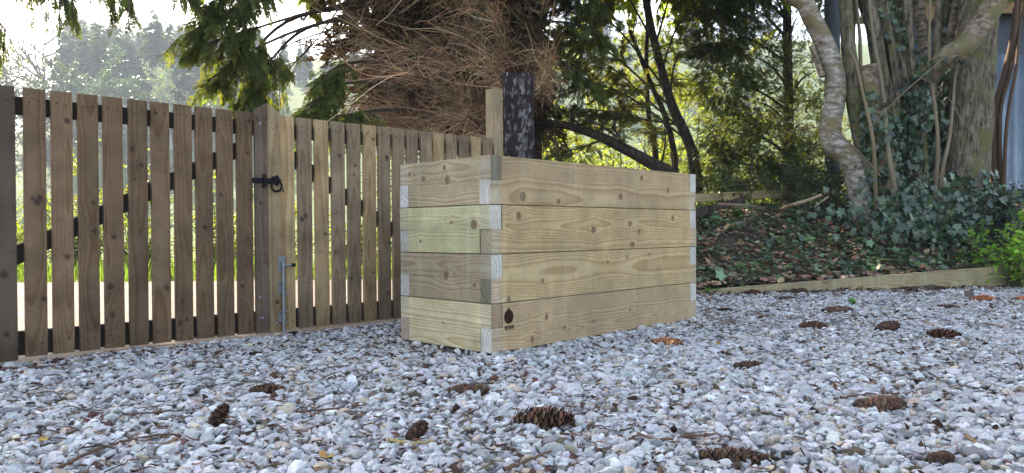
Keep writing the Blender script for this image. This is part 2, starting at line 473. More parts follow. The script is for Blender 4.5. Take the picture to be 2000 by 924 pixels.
def gravel_rim():
    """chips pushed up against the foot of the planter"""
    n = 900; a = rs.uniform(-.05, LEN + .05, n); b = rs.uniform(-.05, WID + .05, n); front = rs.random(n) < .93
    off = rs.exponential(.022, n) + .006
    p = np.where(front[:, None], C0 + D1 * a[:, None] - D2 * off[:, None], C0 + D2 * b[:, None] - D1 * off[:, None])
    sz = .010 * np.exp(rs.normal(0, .35, n)); p[:, 2] = rs.uniform(.0, .026, n) * np.exp(-off / .03)
    X, Y, Zz = rot_frames(n, rs, .5); shapes, F = stone_shapes(1, 1, rs)
    inst(mb, shapes[0], F, p, X * sz[:, None], Y * sz[:, None], Zz * sz[:, None], col=np.clip(np.array([.46, .44, .41]) * np.exp(rs.normal(-.1, .22, (n, 1))), 0, .7))
def gravel(ymin, ymax, dens, sub, nshape, smean):
    xm = .95 * ymax + .7
    n = int(dens * 2 * xm * (ymax - ymin))
    x = rs.uniform(-xm, xm, n); y = rs.uniform(ymin, ymax, n)
    ok = (np.abs(x) < .92 * y + .65) & (fence_side(x, y) < .03 + rs.normal(0, .02, n)) & (edge_d(x, y) < -.015)
    ok &= (fence_side(x, y) > -8) & ((x < 2.2) | (edge_d(x, y) < -.01))
    ok &= ~((edge_d(x, y) > -.2) & (x < E0[0] - 1.2))
    x, y = x[ok], y[ok]; n = len(x)
    sz = smean * np.exp(rs.normal(0, .42, n)); sz = np.clip(sz, .004, smean * 2.3)
    z = rs.uniform(-.012, .010, n) + .004 * np.sin(x * 9 + 2) * np.sin(y * 7) - .35 * np.clip(sz - .011, 0, 1)
    pa = (x - C0[0]) * D1[0] + (y - C0[1]) * D1[1]; pb = (x - C0[0]) * D2[0] + (y - C0[1]) * D2[1]
    z = z - .013 * ((pa > -.07) & (pa < .6) & (pb > -.02) & (pb < WID + .05))          # hollow under the raised end of the planter
    X, Y, Zz = rot_frames(n, rs, .38)
    col = np.array([.455, .445, .44])[None] * np.exp(rs.normal(-.02, .22, (n, 1))) * np.exp(rs.normal(0, .025, (n, 3)))
    tan = rs.random(n) < .10; col[tan] *= np.array([.92, .78, .62])
    dk = rs.random(n) < .07; col[dk] *= .5
    col = np.clip(col, 0, .72)
    shapes, F = stone_shapes(sub, nshape, rs); which = rs.integers(0, nshape, n)
    for q in range(nshape):
        m = which == q
        if m.sum(): inst(mb, shapes[q], F, np.stack([x, y, z], -1)[m], X[m] * sz[m, None], Y[m] * sz[m, None], Zz[m] * sz[m, None], col=col[m])
gravel(1.0, 2.0, 5600, 1, 28, .0113)
gravel(2.0, 2.3, 5200, 1, 14, .0116)
gravel(2.3, 3.8, 5200, 1, 14, .0110)
gravel(3.8, 6.6, 4200, 1, 12, .0118)
gravel_rim()
tag(mb.build('gravel', M_STONE, loc=(0, 0, 0)), 'pale blue grey crushed limestone gravel covering the driveway in front', 'gravel', kind='stuff')

# ================================================================== GATE
def pick_col(i, leaf):
    r = np.random.default_rng(500 + i + 50 * leaf)
    if leaf == 0: base = np.array([.185, .12, .07]) * r.uniform(.8, 1.15)
    else: base = (np.array([.40, .285, .15]) if r.random() < .6 else np.array([.26, .19, .12])) * r.uniform(.85, 1.15)
    return base
ZB, ZT = .03, 1.088
def picket(root, s0, w, seed, col, zb=ZB, zt=ZT, th=.019, front=0.0, name='picket', label=None, kn=(1, 5), top=None):
    S = board_style(seed, w, length=zt - zb, nk=kn, kr=(.007, .013), sp=.010, wob=.5)
    m = MB(); r = np.random.default_rng(seed + 9)
    lean = FT * r.normal(0, .0015)
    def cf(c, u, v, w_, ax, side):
        g = np.clip((u - .0) / .25, 0, 1); foot_tone = .8 + .2 * g  # slightly darker towards the foot of the board
        return c * foot_tone[:, None]
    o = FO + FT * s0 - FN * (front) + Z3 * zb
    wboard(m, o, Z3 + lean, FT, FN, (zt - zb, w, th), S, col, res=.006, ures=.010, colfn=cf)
    if top is not None:                      # sloped head: shift the upper vertices
        for V in m.v:
            u = (V - o) @ Z3; v_ = (V - o) @ FT
            V += Z3 * (np.clip((u - (zt - zb) * .8) / ((zt - zb) * .2), 0, 1) * (top[0] + (top[1] - top[0]) * np.clip(v_ / w, 0, 1)))[:, None]
    for zz in (zb + .05, zt - .05):          # dark nail heads, two at each rail
        for f in (.28, .72):
            c_ = FO + FT * (s0 + w * f) - FN * (front + .0008) + Z3 * (zz + r.normal(0, .004))
            th_ = np.linspace(0, 2 * np.pi, 7)[:-1]
            m.add(np.array([c_ + .0032 * (np.cos(t) * FT + np.sin(t) * Z3) for t in th_]), np.array([[5, 4, 3, 2, 1, 0]]), 1, col=np.array([.01, .01, .01]))
    ob = m.build(name, [M_PICK, M_IRON], root)
    if label: ob['label'] = label
    return ob
PW = .0752
def rail(root, s0, s1, z0, z1, name, th=.032):
    m = MB(); a = FO + FT * s0 + FN * .021; b = FO + FT * s1 + FN * .021
    if abs(z1[0] - z0[0]) < 1e-6:
        box(m, a + Z3 * z0[0], b - a, Z3 * z0[1], FN * th)
    else:
        d = (b + Z3 * z1[0]) - (a + Z3 * z0[0]); box(m, a + Z3 * z0[0], d, Z3 * z0[1], FN * th)
    return m.build(name, M_DARKWOOD, root)
gate_a = thing('timber_gate', 'brown weathered picket gate leaf filling the left side up to the black latch', 'gate', tuple(FO + FT * .5), 'leaves of the picket gate')
picket(gate_a, -.005, .098, 31, np.array([.105, .077, .055]), zb=.02, front=.004, name='hanging_stile', label='dark blackened board at the hinge end')
for i in range(10):
    picket(gate_a, .1184 + .0945 * i, PW, 100 + i, pick_col(i, 0))
picket(gate_a, 1.050, .0645, 141, np.array([.155, .112, .08]), front=.016, name='meeting_stile', top=(.012, .050), zb=.028)
rail(gate_a, .0, 1.11, (.985, .068), (.985, .068), 'top_rail'); rail(gate_a, .0, 1.11, (.035, .095), (.035, .095), 'bottom_rail')
rail(gate_a, .03, 1.05, (.355, .078), (.905, .078), 'diagonal_brace', th=.030)
gate_b = thing('timber_gate', 'tan picket gate leaf partly hidden behind the planter', 'gate', tuple(FO + FT * 1.9), 'leaves of the picket gate')
picket(gate_b, 1.1165, .0635, 142, np.array([.31, .225, .13]), front=.016, name='meeting_stile', top=(.050, .006), zb=.028, label='pale tan meeting stile with a pointed head')
for i in range(15):
    picket(gate_b, 1.1851 + .0943 * i, PW * (1 if i else .98), 200 + i, pick_col(i, 1))
rail(gate_b, 1.12, 2.60, (.985, .068), (.985, .068), 'top_rail'); rail(gate_b, 1.12, 2.60, (.035, .095), (.035, .095), 'bottom_rail')
rail(gate_b, 1.15, 2.55, (.915, .078), (.06, .078), 'diagonal_brace', th=.030)
# pale coach-bolt heads on the stiles
def bolt(root, s, z):
    m = MB(); c_ = FO + FT * s - FN * .0165 + Z3 * z
    V, F = ico(1); m.add(c_ + V[:, 0:1] * FT * .0075 + V[:, 1:2] * Z3 * .0075 + V[:, 2:3] * FN * .004, F)
    m.build('bolt', M_GALV, root, smooth=True)
for s, z in ((1.075, 1.035), (1.078, .10), (1.068, .20)): bolt(gate_a, s, z)
for s, z in ((1.140, 1.020), (1.150, .07)): bolt(gate_b, s, z)
def ring_tube(c_, A, B, R, r, n=22, sides=6):
    th = np.linspace(0, 2 * np.pi, n + 1)
    return np.array([c_ + R * (np.cos(t) * A + np.sin(t) * B) for t in th]), np.full(n + 1, r)
# black ring latch across the two stiles
f0 = -FN * .0165
m = MB(); c0 = FO + f0 + Z3 * .762
box(m, c0 + FT * 1.034 - Z3 * .013, FT * .112, Z3 * .026, -FN * .008)
lb = m.build('latch_bar', M_IRON, gate_a)
m = MB(); box(m, c0 + FT * 1.082 - Z3 * .032 - FN * .0085, FT * .012, Z3 * .064, -FN * .010)
p_, r_ = ring_tube(c0 + FT * 1.088 - Z3 * .028 - FN * .010, FT, FN, .008, .004, 10, 5); tubes(m, p_, r_, 5)
m.build('latch_keeper', M_IRON, gate_a)
m = MB(); cc = c0 + FT * 1.150 + Z3 * .004
th = np.linspace(0, 2 * np.pi, 21)[:-1]; rr = .024 + .004 * np.cos(th * 5)
base = np.array([cc + q * (np.cos(t) * FT + np.sin(t) * Z3) - FN * .004 for q, t in zip(rr, th)])
m.add(np.vstack([base, base - FN * .004]), np.vstack([[[i, (i + 1) % 20, 20 + (i + 1) % 20, 20 + i] for i in range(20)]]))
m.add(base - FN * .004, np.arange(20)[None]); m.add(base, np.arange(20)[::-1][None])
p_, r_ = ring_tube(cc - Z3 * .028 - FN * .014, FT, Z3, .026, .0052); tubes(m, p_, r_, 7)
m.build('latch_ring', M_IRON, gate_b, smooth=False)
# galvanised drop bolt
m = MB(); sB = 1.180
cb = FO + f0 + FT * sB
box(m, cb + FT * -.020 + Z3 * .318, FT * .036, Z3 * .080, -FN * .004)
bolt_plate = m.build('drop_bolt', M_GALV, gate_b)
m = MB(); tubes(m, np.array([cb - FN * .016 + Z3 * z for z in (.004, .15, .30, .372)]), np.full(4, .0085), 10, cap=True)
tubes(m, np.array([cb - FN * .016 + Z3 * .352, cb - FN * .018 + Z3 * .352 + FT * .045]), np.full(2, .0065), 8, cap=True)
m.build('bolt_rod', M_GALV, bolt_plate, smooth=True)
m = MB(); tubes(m, np.array([cb - FN * .018 + Z3 * .352 + FT * .040, cb - FN * .018 + Z3 * .352 + FT * .060]), np.full(2, .0085), 8, cap=True); m.build('bolt_knob', M_IRON, bolt_plate)
for z in (.075, .215):
    m = MB(); box(m, cb + FT * -.020 + Z3 * z, FT * .036, Z3 * .055, -FN * .004)
    for dz in (0, .050):
        box(m, cb + FT * -.018 + Z3 * (z + dz) - FN * .005, FT * .040, Z3 * .005, -FN * .024)
    m.build('bolt_bracket', M_GALV, bolt_plate)

# new square post at the far end of the gate
pp = P(965, 300, 4.58); pp[2] = 0
S = board_style(801, .078, length=1.4, sp=.011)
m = MB(); wboard(m, pp + Z3 * -.02, Z3, FT, FN, (P(975, 173, 4.60)[2] + .02, .076, .076), S, np.array([.36, .28, .165]), res=.008)
tag(m.build('gate_post', M_SLEEP), 'pale new square timber post at the far end of the picket gate', 'post')
# old dark sleeper post with flaking pale bark
k = NT('flaking_sleeper'); v = k.obj((1, 1, .55)); vo = k.n('ShaderNodeTexVoronoi'); vo.feature = 'F1'; vo.inputs['Scale'].default_value = 46; wv = k.n('ShaderNodeMixRGB', blend_type='ADD'); wv.inputs[0].default_value = .07; k.l(v, wv.inputs[1]); k.l(k.noise(14, 4, .7, None, True), wv.inputs[2]); k.l(wv.outputs[0], vo.inputs['Vector'])
nz = k.noise(7, 5, .7, k.obj()); 
cell = k.n('ShaderNodeSeparateColor'); k.l(vo.outputs['Color'], cell.inputs[0])
flake = k.math('MULTIPLY', k.math('LESS_THAN', vo.outputs['Distance'], .55), k.math('GREATER_THAN', k.math('ADD', cell.outputs[0], k.math('MULTIPLY', k.attr('flake').outputs['Fac'], .75)), .80))
fc = k.mix(cell.outputs[1], (.13, .115, .11), (.34, .32, .315))
c = k.mix(k.math('MULTIPLY', flake, k.ramp(nz, [(.36, .15), (.55, 1)])), k.mix(nz, (.012, .009, .010), (.055, .038, .036)), fc)
k.bump(k.math('ADD', k.math('MULTIPLY', flake, .8), nz), .7, .01); M_FLAKE = k.fin(c, .9, .2)
m = MB(); o = P(990, 300, 4.72); o[2] = -.05; hh = P(1010, 141, 4.72)[2] + .05
ax_ = norm(np.array([.985, .17, 0])); ay_ = np.array([-ax_[1], ax_[0], 0])
nu, nv = 20, 80
rq = np.random.default_rng(5)
for (O, A, B, la) in ((o, ax_, -ay_, .178), (o + ax_ * .178, ay_, ax_, .12), (o + ay_ * .12, -ay_, -ax_, .12), (o + ax_ * .178 + ay_ * .12, -ax_, ay_, .178)):
    uu, zz = np.meshgrid(np.linspace(0, la, nu), np.linspace(0, hh, nv), indexing='ij')
    disp = (.007 * np.sin(zz * 17 + uu * 40) + .005 * np.sin(zz * 41 - uu * 70 + 1)) * np.sin(uu * np.pi / la) ** .5 + rq.normal(0, .003, uu.shape) * (np.sin(uu * np.pi / la) > .05)
    Vv = O + uu[..., None] * A + zz[..., None] * Z3 + disp[..., None] * B
    fl = np.exp(-((uu / la - .60) / .22) ** 2) * np.clip(1.15 - .45 * np.abs(zz / hh - .8) * 2, 0, 1)
    if la < .15: fl = fl * 0 + .12
    i, j = np.meshgrid(np.arange(nu - 1), np.arange(nv - 1), indexing='ij'); kk = (i * nv + j).ravel()
    m.add(Vv.reshape(-1, 3), np.stack([kk, kk + nv, kk + nv + 1, kk + 1], 1), 0, flake=fl.ravel())
m.add([o + Z3 * hh, o + ax_ * .178 + Z3 * hh, o + ax_ * .178 + ay_ * .12 + Z3 * (hh + .012), o + ay_ * .12 + Z3 * (hh + .006)], np.array([[0, 1, 2, 3]]), 0, flake=np.zeros(4))
tag(m.build('sleeper_post', M_FLAKE), 'thick black old sleeper post with flaking pale patches behind the planter', 'post')

# ================================================================== PLANTER
C0 = np.array([-.0847, 2.9337, 0]); AN = .7964; WID, LEN = .5964, 1.5811
D1 = np.array([math.cos(AN), math.sin(AN), 0]); D2 = np.array([-math.sin(AN), math.cos(AN), 0])
PZ = .02; CH = .2; T = .062
planter = thing('timber_planter', 'tall raised planter box of four courses of new timber sleepers', 'planter', tuple(C0 + D1 * LEN / 2 + D2 * WID / 2 + Z3 * PZ))
tintsR = [(.49, .36, .205), (.56, .415, .215), (.54, .395, .20), (.49, .36, .20)]          # bottom to top, long side
tintsL = [(.66, .56, .34), (.40, .325, .205), (.58, .56, .31), (.47, .385, .235)]
knR = [[(.33, .12, .015, .7), (.24, .03, .016, .6), (.45, .06, .012, .8), (.95, .10, .010, 1), (.66, .07, .009, 1)],
       [(.10, .01, .014, .8), (.31, .075, .011, .8), (.77, .14, .011, .8), (.93, .16, .011, .8), (1.12, .17, .010, .7)],
       [(.16, .155, .019, .75), (.66, .095, .018, .9), (.95, .125, .014, 1), (1.03, .085, .016, .8), (1.34, .155, .015, .8), (.97, .02, .013, 1.8)],
       [(.19, .035, .022, .85), (.42, .02, .012, 1), (.88, .055, .017, .85), (1.06, .155, .015, .8), (1.30, .10, .014, .8)]]
knL = [[(.30, .10, .006, 1)], [(.32, .105, .022, .7), (.50, .07, .009, 1)], [(.36, .13, .008, 1), (.50, .12, .02, 1.1), (.15, .05, .008, 1)], [(.33, .11, .022, .8), (.31, .165, .012, .8), (.17, .125, .013, .8), (.07, .15, .01, .8)]]
def end_tint(amount, length, lap):
    """paler freshly sawn ends and the planed band beside each lap"""
    def f(c, u, v, w, ax, side):
        c = c.copy()
        if ax == 0: return c * 0 + np.array(amount)
        m = ((u < lap) | (u > length - lap)); c[m] = c[m] * .64 + np.array([.50, .475, .41]) * .36
        b = ((u > lap) & (u < lap * 1.45)) | ((u < length - lap) & (u > length - lap * 1.45))
        c[b] *= 1.09
        return c
    return f
ENDS_R = [(.68, .65, .58), (.22, .21, .14), (.42, .38, .25), (.66, .63, .57)]     # ends of long sleepers seen on the left face
ENDS_L = [(.34, .24, .15), (.62, .60, .54), (.64, .62, .56), (.22, .21, .145)]    # ends of short sleepers seen on the right face
for cidx in range(4):
    z0 = PZ + CH * cidx; hgap = .0016
    for back in (0, 1):
        # long sleepers: lower half runs through to the corners
        rr = np.random.default_rng(900 + cidx * 2 + back); jog = rr.normal(0, .002)
        S = board_style(600 + cidx + 40 * back, CH, knots=knR[cidx] if not back else None, sp=.0115, length=LEN, nk=(3, 6), kr=(.009, .018), wob=.62)
        m = MB(); o = C0 + Z3 * (z0 + hgap) + D1 * .0005
        ow = D2 * ((WID - T) * back + (jog if not back else 0))
        cf = end_tint(ENDS_R[cidx] if not back else ((.45, .36, .28), (.62, .6, .55), (.55, .53, .47), (.66, .65, .62))[cidx], LEN, T)
        res = .004 if not back else .02
        wboard(m, o + ow, D1, Z3, D2, (LEN - .001, CH / 2 - hgap, T), S, tintsR[cidx], (0, 0, 0), res, skip=(), colfn=cf)
        cf2 = end_tint((.4, .36, .28), LEN + 9, 0)
        wboard(m, o + ow + D1 * (T + .001) + Z3 * (CH / 2 - hgap), D1, Z3, D2, (LEN - 2 * T - .003, CH / 2 - hgap, T), S, tintsR[cidx], (T, CH / 2, 0), res, skip=((1, 0),), colfn=cf2)
        m.build('long_sleeper', M_SLEEP, planter)
        # short sleepers: upper half runs through to the corners
        S = board_style(700 + cidx + 40 * back, CH, knots=[(WID - a, b, c_, d) for a, b, c_, d in knL[cidx]] if not back else None, sp=.0115, length=WID, nk=(1, 3), kr=(.009, .018), wob=.8)
        m = MB(); o = C0 + Z3 * (z0 + CH / 2 + .0004) + D1 * ((LEN - T) * back + (jog if not back else 0)) + D2 * .0005
        cf = end_tint(ENDS_L[cidx] if not back else (.60, .58, .53), WID, T)
        wboard(m, o, D2, Z3, D1, (WID - .001, CH / 2 - hgap - .0004, T), S, tintsL[cidx], (0, CH / 2, 0), res, colfn=cf)
        wboard(m, o + D2 * (T + .001) - Z3 * (CH / 2 - hgap), D2, Z3, D1, (WID - 2 * T - .003, CH / 2 - hgap, T), S, tintsL[cidx], (T, 0, 0), res, skip=((1, 1),), colfn=cf2)
        m.build('short_sleeper', M_SLEEP, planter)
for f in (.10, 1.40):
    m = MB(); S = board_style(77, .1, length=.5); wboard(m, C0 + D1 * f + D2 * .03 - Z3 * .03, D2, Z3, D1, (.50, PZ + .03 - .001, .09), S, (.33, .28, .13), res=.01)
    m.build('bearer', M_SLEEP, planter)
# branded mark on the long side: a ring-filled seed shape over the word
M_BURN = NT('burnt_mark').fin((.012, .008, .006), .9, .1)
k = NT('burnt_emblem'); v = k.obj(); n = k.noise(260, 3, .6, v); M_EMBL = k.fin(k.ramp(n, [(.3, (.012, .007, .005)), (.7, (.055, .028, .016))]), .9, .1)
bo = C0 - D2 * .0022
def mark(pts, mat, name, parent):
    m = MB()
    for poly in pts:
        front = [bo + D1 * u + Z3 * z for u, z in poly]; n_ = len(front)
        back_ = [q + D2 * .0016 for q in front]
        m.add(front + back_, np.arange(n_)[None] if True else None)
        m.f[-1] = (m.f[-1][0], 0)
        i = np.arange(n_); j = (i + 1) % n_
        m.f.append((np.stack([i + m.n - 2 * n_, i + n_ + m.n - 2 * n_, j + n_ + m.n - 2 * n_, j + m.n - 2 * n_], 1), 0))
    return m.build(name, mat, parent)
ec = (.098, PZ + .141)
th = np.linspace(0, 2 * np.pi, 41)[:-1]
out = []
for t in th:
    u = .0262 * math.sin(t); z = .0285 * math.cos(t)
    if abs(t) < .35 or abs(t - 2 * math.pi) < .35: z += .009 * (1 - min(abs(t), abs(t - 2 * math.pi)) / .35)
    out.append((ec[0] - u, ec[1] + z))
mark([out], M_EMBL, 'emblem', planter)
def glyph(ch, x, z, w, h):
    b = w * .27; s = h * .16; e = w * .10
    R = lambda x0, z0, x1, z1: [(x + x0, z + z0), (x + x1, z + z0), (x + x1, z + z1), (x + x0, z + z1)]
    if ch == 'H': return [R(0, 0, b, h), R(w - b, 0, w, h), R(b, h * .40, w - b, h * .60), R(-e, 0, 0, s), R(b, 0, b + e, s), R(-e, h - s, 0, h), R(b, h - s, b + e, h), R(w - b - e, 0, w - b, s), R(w, 0, w + e, s), R(w - b - e, h - s, w - b, h), R(w, h - s, w + e, h)]
    if ch == 'E': return [R(0, 0, b, h), R(b, 0, w * .95, s), R(b, h - s, w * .95, h), R(b, h * .42, w * .75, h * .58), R(w * .80, s, w * .95, s * 2), R(w * .80, h - 2 * s, w * .95, h - s)]
    q = lambda a, c_, wd: [(x + a[0], z + a[1]), (x + a[0] + wd, z + a[1]), (x + c_[0] + wd, z + c_[1]), (x + c_[0], z + c_[1])]
    if ch == 'W':
        bb = w * .20
        return [q((w * .20, 0), (-e, h), bb)[::1], q((w * .20, 0), (w * .40, h), bb), q((w * .62, 0), (w * .40, h * .98), bb), q((w * .62, 0), (w * .86, h), bb)]
    if ch == 'N': return [R(0, 0, b * .8, h), R(w - b * .8, 0, w, h), q((w - b * 1.1, 0), (0, h), b * 1.1), R(-e, 0, 0, s), R(b * .8, 0, b * .8 + e, s), R(w, h - s, w + e, h), R(w - b * .8 - e, h - s, w - b * .8, h)]
polys = []
gx = .0735
for ch, w in (('H', .0105), ('E', .0088), ('W', .0128), ('N', .0105)):
    polys += glyph(ch, gx, PZ + .089, w, .0165); gx += w + .0034
m = MB()
for qi, poly in enumerate(polys):
    off = D2 * (-.0002 * (qi % 5))
    m.add([bo + off + D1 * u + Z3 * z for u, z in poly], np.array([[0, 1, 2, 3]]))
m.build('lettering', M_BURN, planter)['label'] = 'burnt word HEWN under the emblem'

# ================================================================== BANK, EDGING
mb = MB()
us = np.linspace(-1.1, 5.2, 110); dsn = np.linspace(.06, 6.4, 90)
Ug, Dg = np.meshgrid(us, dsn, indexing='ij')
BX = E0[0] + ED[0] * Ug + EN[0] * Dg; BY = E0[1] + ED[1] * Ug + EN[1] * Dg
BZ = bank_h(BX, BY) + .012 * np.sin(BX * 11) * np.sin(BY * 13) + .02 * np.sin(BX * 4.1 + 1) * np.sin(BY * 3.3) - .006
nx, ny = Ug.shape; i, j = np.meshgrid(np.arange(nx - 1), np.arange(ny - 1), indexing='ij'); kk = (i * ny + j).ravel()
mb.add(np.stack([BX, BY, BZ], -1).reshape(-1, 3), np.stack([kk, kk + ny, kk + ny + 1, kk + 1], 1))
tag(mb.build('bank', M_EARTH, loc=(0, 0, 0)), kind='structure')
# timber edging: rises out of the gravel towards the right
m = MB(); S = board_style(850, .17, length=4.6, sp=.012)
ea = E0 - ED * .25 + Z3 * -.14; eb = E1 + ED * .9 + Z3 * .02
tl = P(1365, 572, (E0 + ED * .1)[1])[2]; tr = P(2000, 519, E1[1])[2]
ea = E0 - ED * .25; ea[2] = tl - .17; eb = E0 + ED * 4.4
sl_ = (tr - tl) / np.linalg.norm((E1 - E0)[:2]); eb[2] = ea[2] + sl_ * 4.65
ue = norm(eb - ea)
wboard(m, ea, ue, Z3, EN, (np.linalg.norm(eb - ea), .17, .05), S, (.40, .335, .19), res=.008, colfn=lambda c, u, v, w, ax, side: c * 1.0)
tag(m.build('timber_edging', M_SLEEP), 'long mossy tan timber board holding back the ivy bank beside the gravel', 'edging')
# timbers at the back of the bank
def beam(a, b, h, d, col, name, label, cat, seed, tilt=0):
    S = board_style(seed, h, length=3, sp=.012); u = norm(b - a); n_ = norm(np.array([-u[1], u[0], 0]))
    m = MB(); wboard(m, a, u, norm(np.cross(n_, u)) * -1 if np.cross(n_, u)[2] < 0 else norm(np.cross(n_, u)), n_, (np.linalg.norm(b - a), h, d), S, col, res=.012)
    return tag(m.build(name, M_SLEEP), label, cat)
beam(P(1325, 396, 7.6), P(1640, 380, 8.3), .085, .12, (.42, .34, .17), 'timber_beam', 'pale yellow timber beam lying along the back of the ivy bank', 'timber', 870)
m = MB(); a = P(1352, 425, 7.1); b = P(1455, 398, 7.0)
box(m, a, b - a, Z3 * .075, np.array([.02, .11, .0])); tag(m.build('dark_timber', M_BARK_DARK), 'short blackened timber half buried at the left end of the bank', 'timber')

# ================================================================== VEGETATION HELPERS
def frond_template(npair=8, width=.34, leaf=.075, droop=.10, seed=0):
    """flat conifer spray, length 1 along x: a stem and pairs of slender side sprays"""
    r = np.random.default_rng(seed); V = []; F = []
    def quad(p, d, L, w, up):
        d = norm(d); s_ = norm(np.cross(up, d)); n = len(V)
        V.extend([p, p + d * L * .45 + s_ * w, p + d * L, p + d * L * .45 - s_ * w]); F.append([n, n + 1, n + 2, n + 3])
    up = np.array([0, 0, 1.0])
    zz = lambda x: -droop * x * x
    for x in (0, .33, .66):
        quad(np.array([x, 0, zz(x)]), np.array([.36, 0, zz(x + .36) - zz(x)]), .42, leaf * .28, up)
    for i in range(npair):
        x = .06 + .88 * i / npair; L = width * (1 - x * .78) * r.uniform(.8, 1.15)
        for sd in (-1, 1):
            xx = x + r.uniform(-.02, .02); p = np.array([xx, 0, zz(xx)])
            d = np.array([.75, sd * r.uniform(.75, 1.0), r.uniform(-.35, .05)])
            quad(p, d, L, leaf * .42, norm(up + r.normal(0, .25, 3)))
            p2 = p + norm(d) * L * .45
            quad(p2, np.array([1.1, sd * .15, -.25]), L * .62, leaf * .36, norm(up + r.normal(0, .25, 3)))
    return np.array(V), np.array(F)
FR = [frond_template(8, .36, .085, .12, s_) for s_ in range(4)]
FRL = [frond_template(4, .42, .20, .15, s_) for s_ in (7, 8)]           # coarser, for distant or hidden crowns
LEAF_V = np.array([[0, 0, 0], [.35, .24, .05], [.7, .20, .05], [1, 0, -.04], [.7, -.20, .05], [.35, -.24, .05], [.5, 0, -.02]], float)
LEAF_F = np.array([[0, 6, 1], [1, 6, 2], [2, 6, 3], [3, 6, 4], [4, 6, 5], [5, 6, 0]])[:, ::-1]
def ivy_template():
    out = [(0, 0), (-.12, .20), (-.02, .46), (.28, .30), (.52, .56), (.62, .22), (1.0, 0), (.62, -.22), (.52, -.56), (.28, -.30), (-.02, -.46), (-.12, -.20)]
    V = [(x, y, .10 * abs(y) - .12 * x * x) for x, y in out] + [(.32, 0, -.02)]
    F = [[12, i, (i + 1) % 12] for i in range(12)]
    return np.array(V, float), np.array(F)[:, ::-1]
IVY_V, IVY_F = ivy_template()

def sprays(mb, pos, d, scale, col, tmpl=None, up=None, rng=RNG, mat=0):
    tmpl = tmpl or FR; n = len(pos); which = rng.integers(0, len(tmpl), n)
    up = np.array([0, 0, 1.0]) + rng.normal(0, .35, (n, 3)) if up is None else up
    X, Y, Zz = frames(d, up, scale)
    for q, (tv, tf) in enumerate(tmpl):
        mm = which == q
        if mm.sum(): inst(mb, tv, tf, pos[mm], X[mm], Y[mm], Zz[mm], mat, col=col[mm])
def leaves(mb, pos, size, col, rng=RNG, mat=0, up=.6, tv=LEAF_V, tf=LEAF_F, d=None):
    n = len(pos)
    if d is None: d = rdir(n, rng); d[:, 2] *= .6; d[:, 2] -= .15
    u = rdir(n, rng) * (1 - up) + np.array([0, 0, up])
    X, Y, Zz = frames(d, u, size)
    inst(mb, tv, tf, pos, X, Y, Zz, mat, col=col)
def bezier_set(p0, d0, L, droop, S, rng, wob=.08):
    """N curved shoots: start points, unit directions, lengths, droop -> (N,S,3)"""
    t = np.linspace(0, 1, S)[None, :, None]; n = len(p0)
    L = np.asarray(L)[:, None, None]; dr = np.asarray(droop).reshape(-1, 1, 1)
    side = norm(np.cross(d0, rdir(n, rng)))[:, None]
    return p0[:, None] + d0[:, None] * L * t + np.array([0, 0, -1.0]) * dr * L * t * t + side * (wob * L * np.sin(t * rng.uniform(2, 6, (n, 1, 1)))) * t
def taper(r0, r1, N, S):
    return np.broadcast_to(np.linspace(0, 1, S)[None] * 0 + np.asarray(r0).reshape(-1, 1) * (1 - np.linspace(0, 1, S)[None]) + np.asarray(r1).reshape(-1, 1) * np.linspace(0, 1, S)[None], (N, S))
def along(path, t):
    x = np.clip(t, 0, 1) * (len(path) - 1); i = np.clip(x.astype(int), 0, len(path) - 2); f = (x - i)[:, None]
    return path[i] * (1 - f) + path[i + 1] * f
def on_sets(PTS, n, rng, tmin=.25):
    """random points and tangents on a set of shoots"""
    i = rng.integers(0, len(PTS), n); t = rng.uniform(tmin, 1, n) * (PTS.shape[1] - 1.001); j = t.astype(int); f = (t - j)[:, None]
    a, b = PTS[i, j], PTS[i, j + 1]
    return a * (1 - f) + b * f, norm(b - a)
def limb(path_pts, r0, r1, n=18):
    p = smooth_path(path_pts, n); return p, np.linspace(r0, r1, n)
def in_frame(p, margin=0):
    q = p - CAM; dy = q @ FWD; x = 1000 + F_PX * (q @ RT) / dy; y = 462 - F_PX * (q @ UP) / dy
    return x, y

def shades_gravel(p, slack=0.0):
    """does a leaf mass at p throw its shadow on our side of the gate (not on the road)?"""
    g = p - SUN * (p[:, 2:3] / SUN[2])
    return (fence_side(g[:, 0], g[:, 1]) < .12 + slack) | (g[:, 0] > 1.0)

# ================================================================== CENTRAL CONIFER with the mass of dead twigs
rc = np.random.default_rng(21)
conifer = thing('conifer_tree', 'big conifer with a dense mass of dead brown twigs above the gate', 'tree', (.15, 8.2, 0))
trunk_p = np.array([.15, 8.2, 0])
m = MB(); tp, tr_ = limb([trunk_p - Z3 * .1, trunk_p + [.02, 0, 2], trunk_p + [-.05, .05, 5], trunk_p + [0, .1, 9.5]], .22, .05, 20); tubes(m, tp, tr_, 10)
m.build('trunk', M_BARK_DARK, conifer, smooth=True)
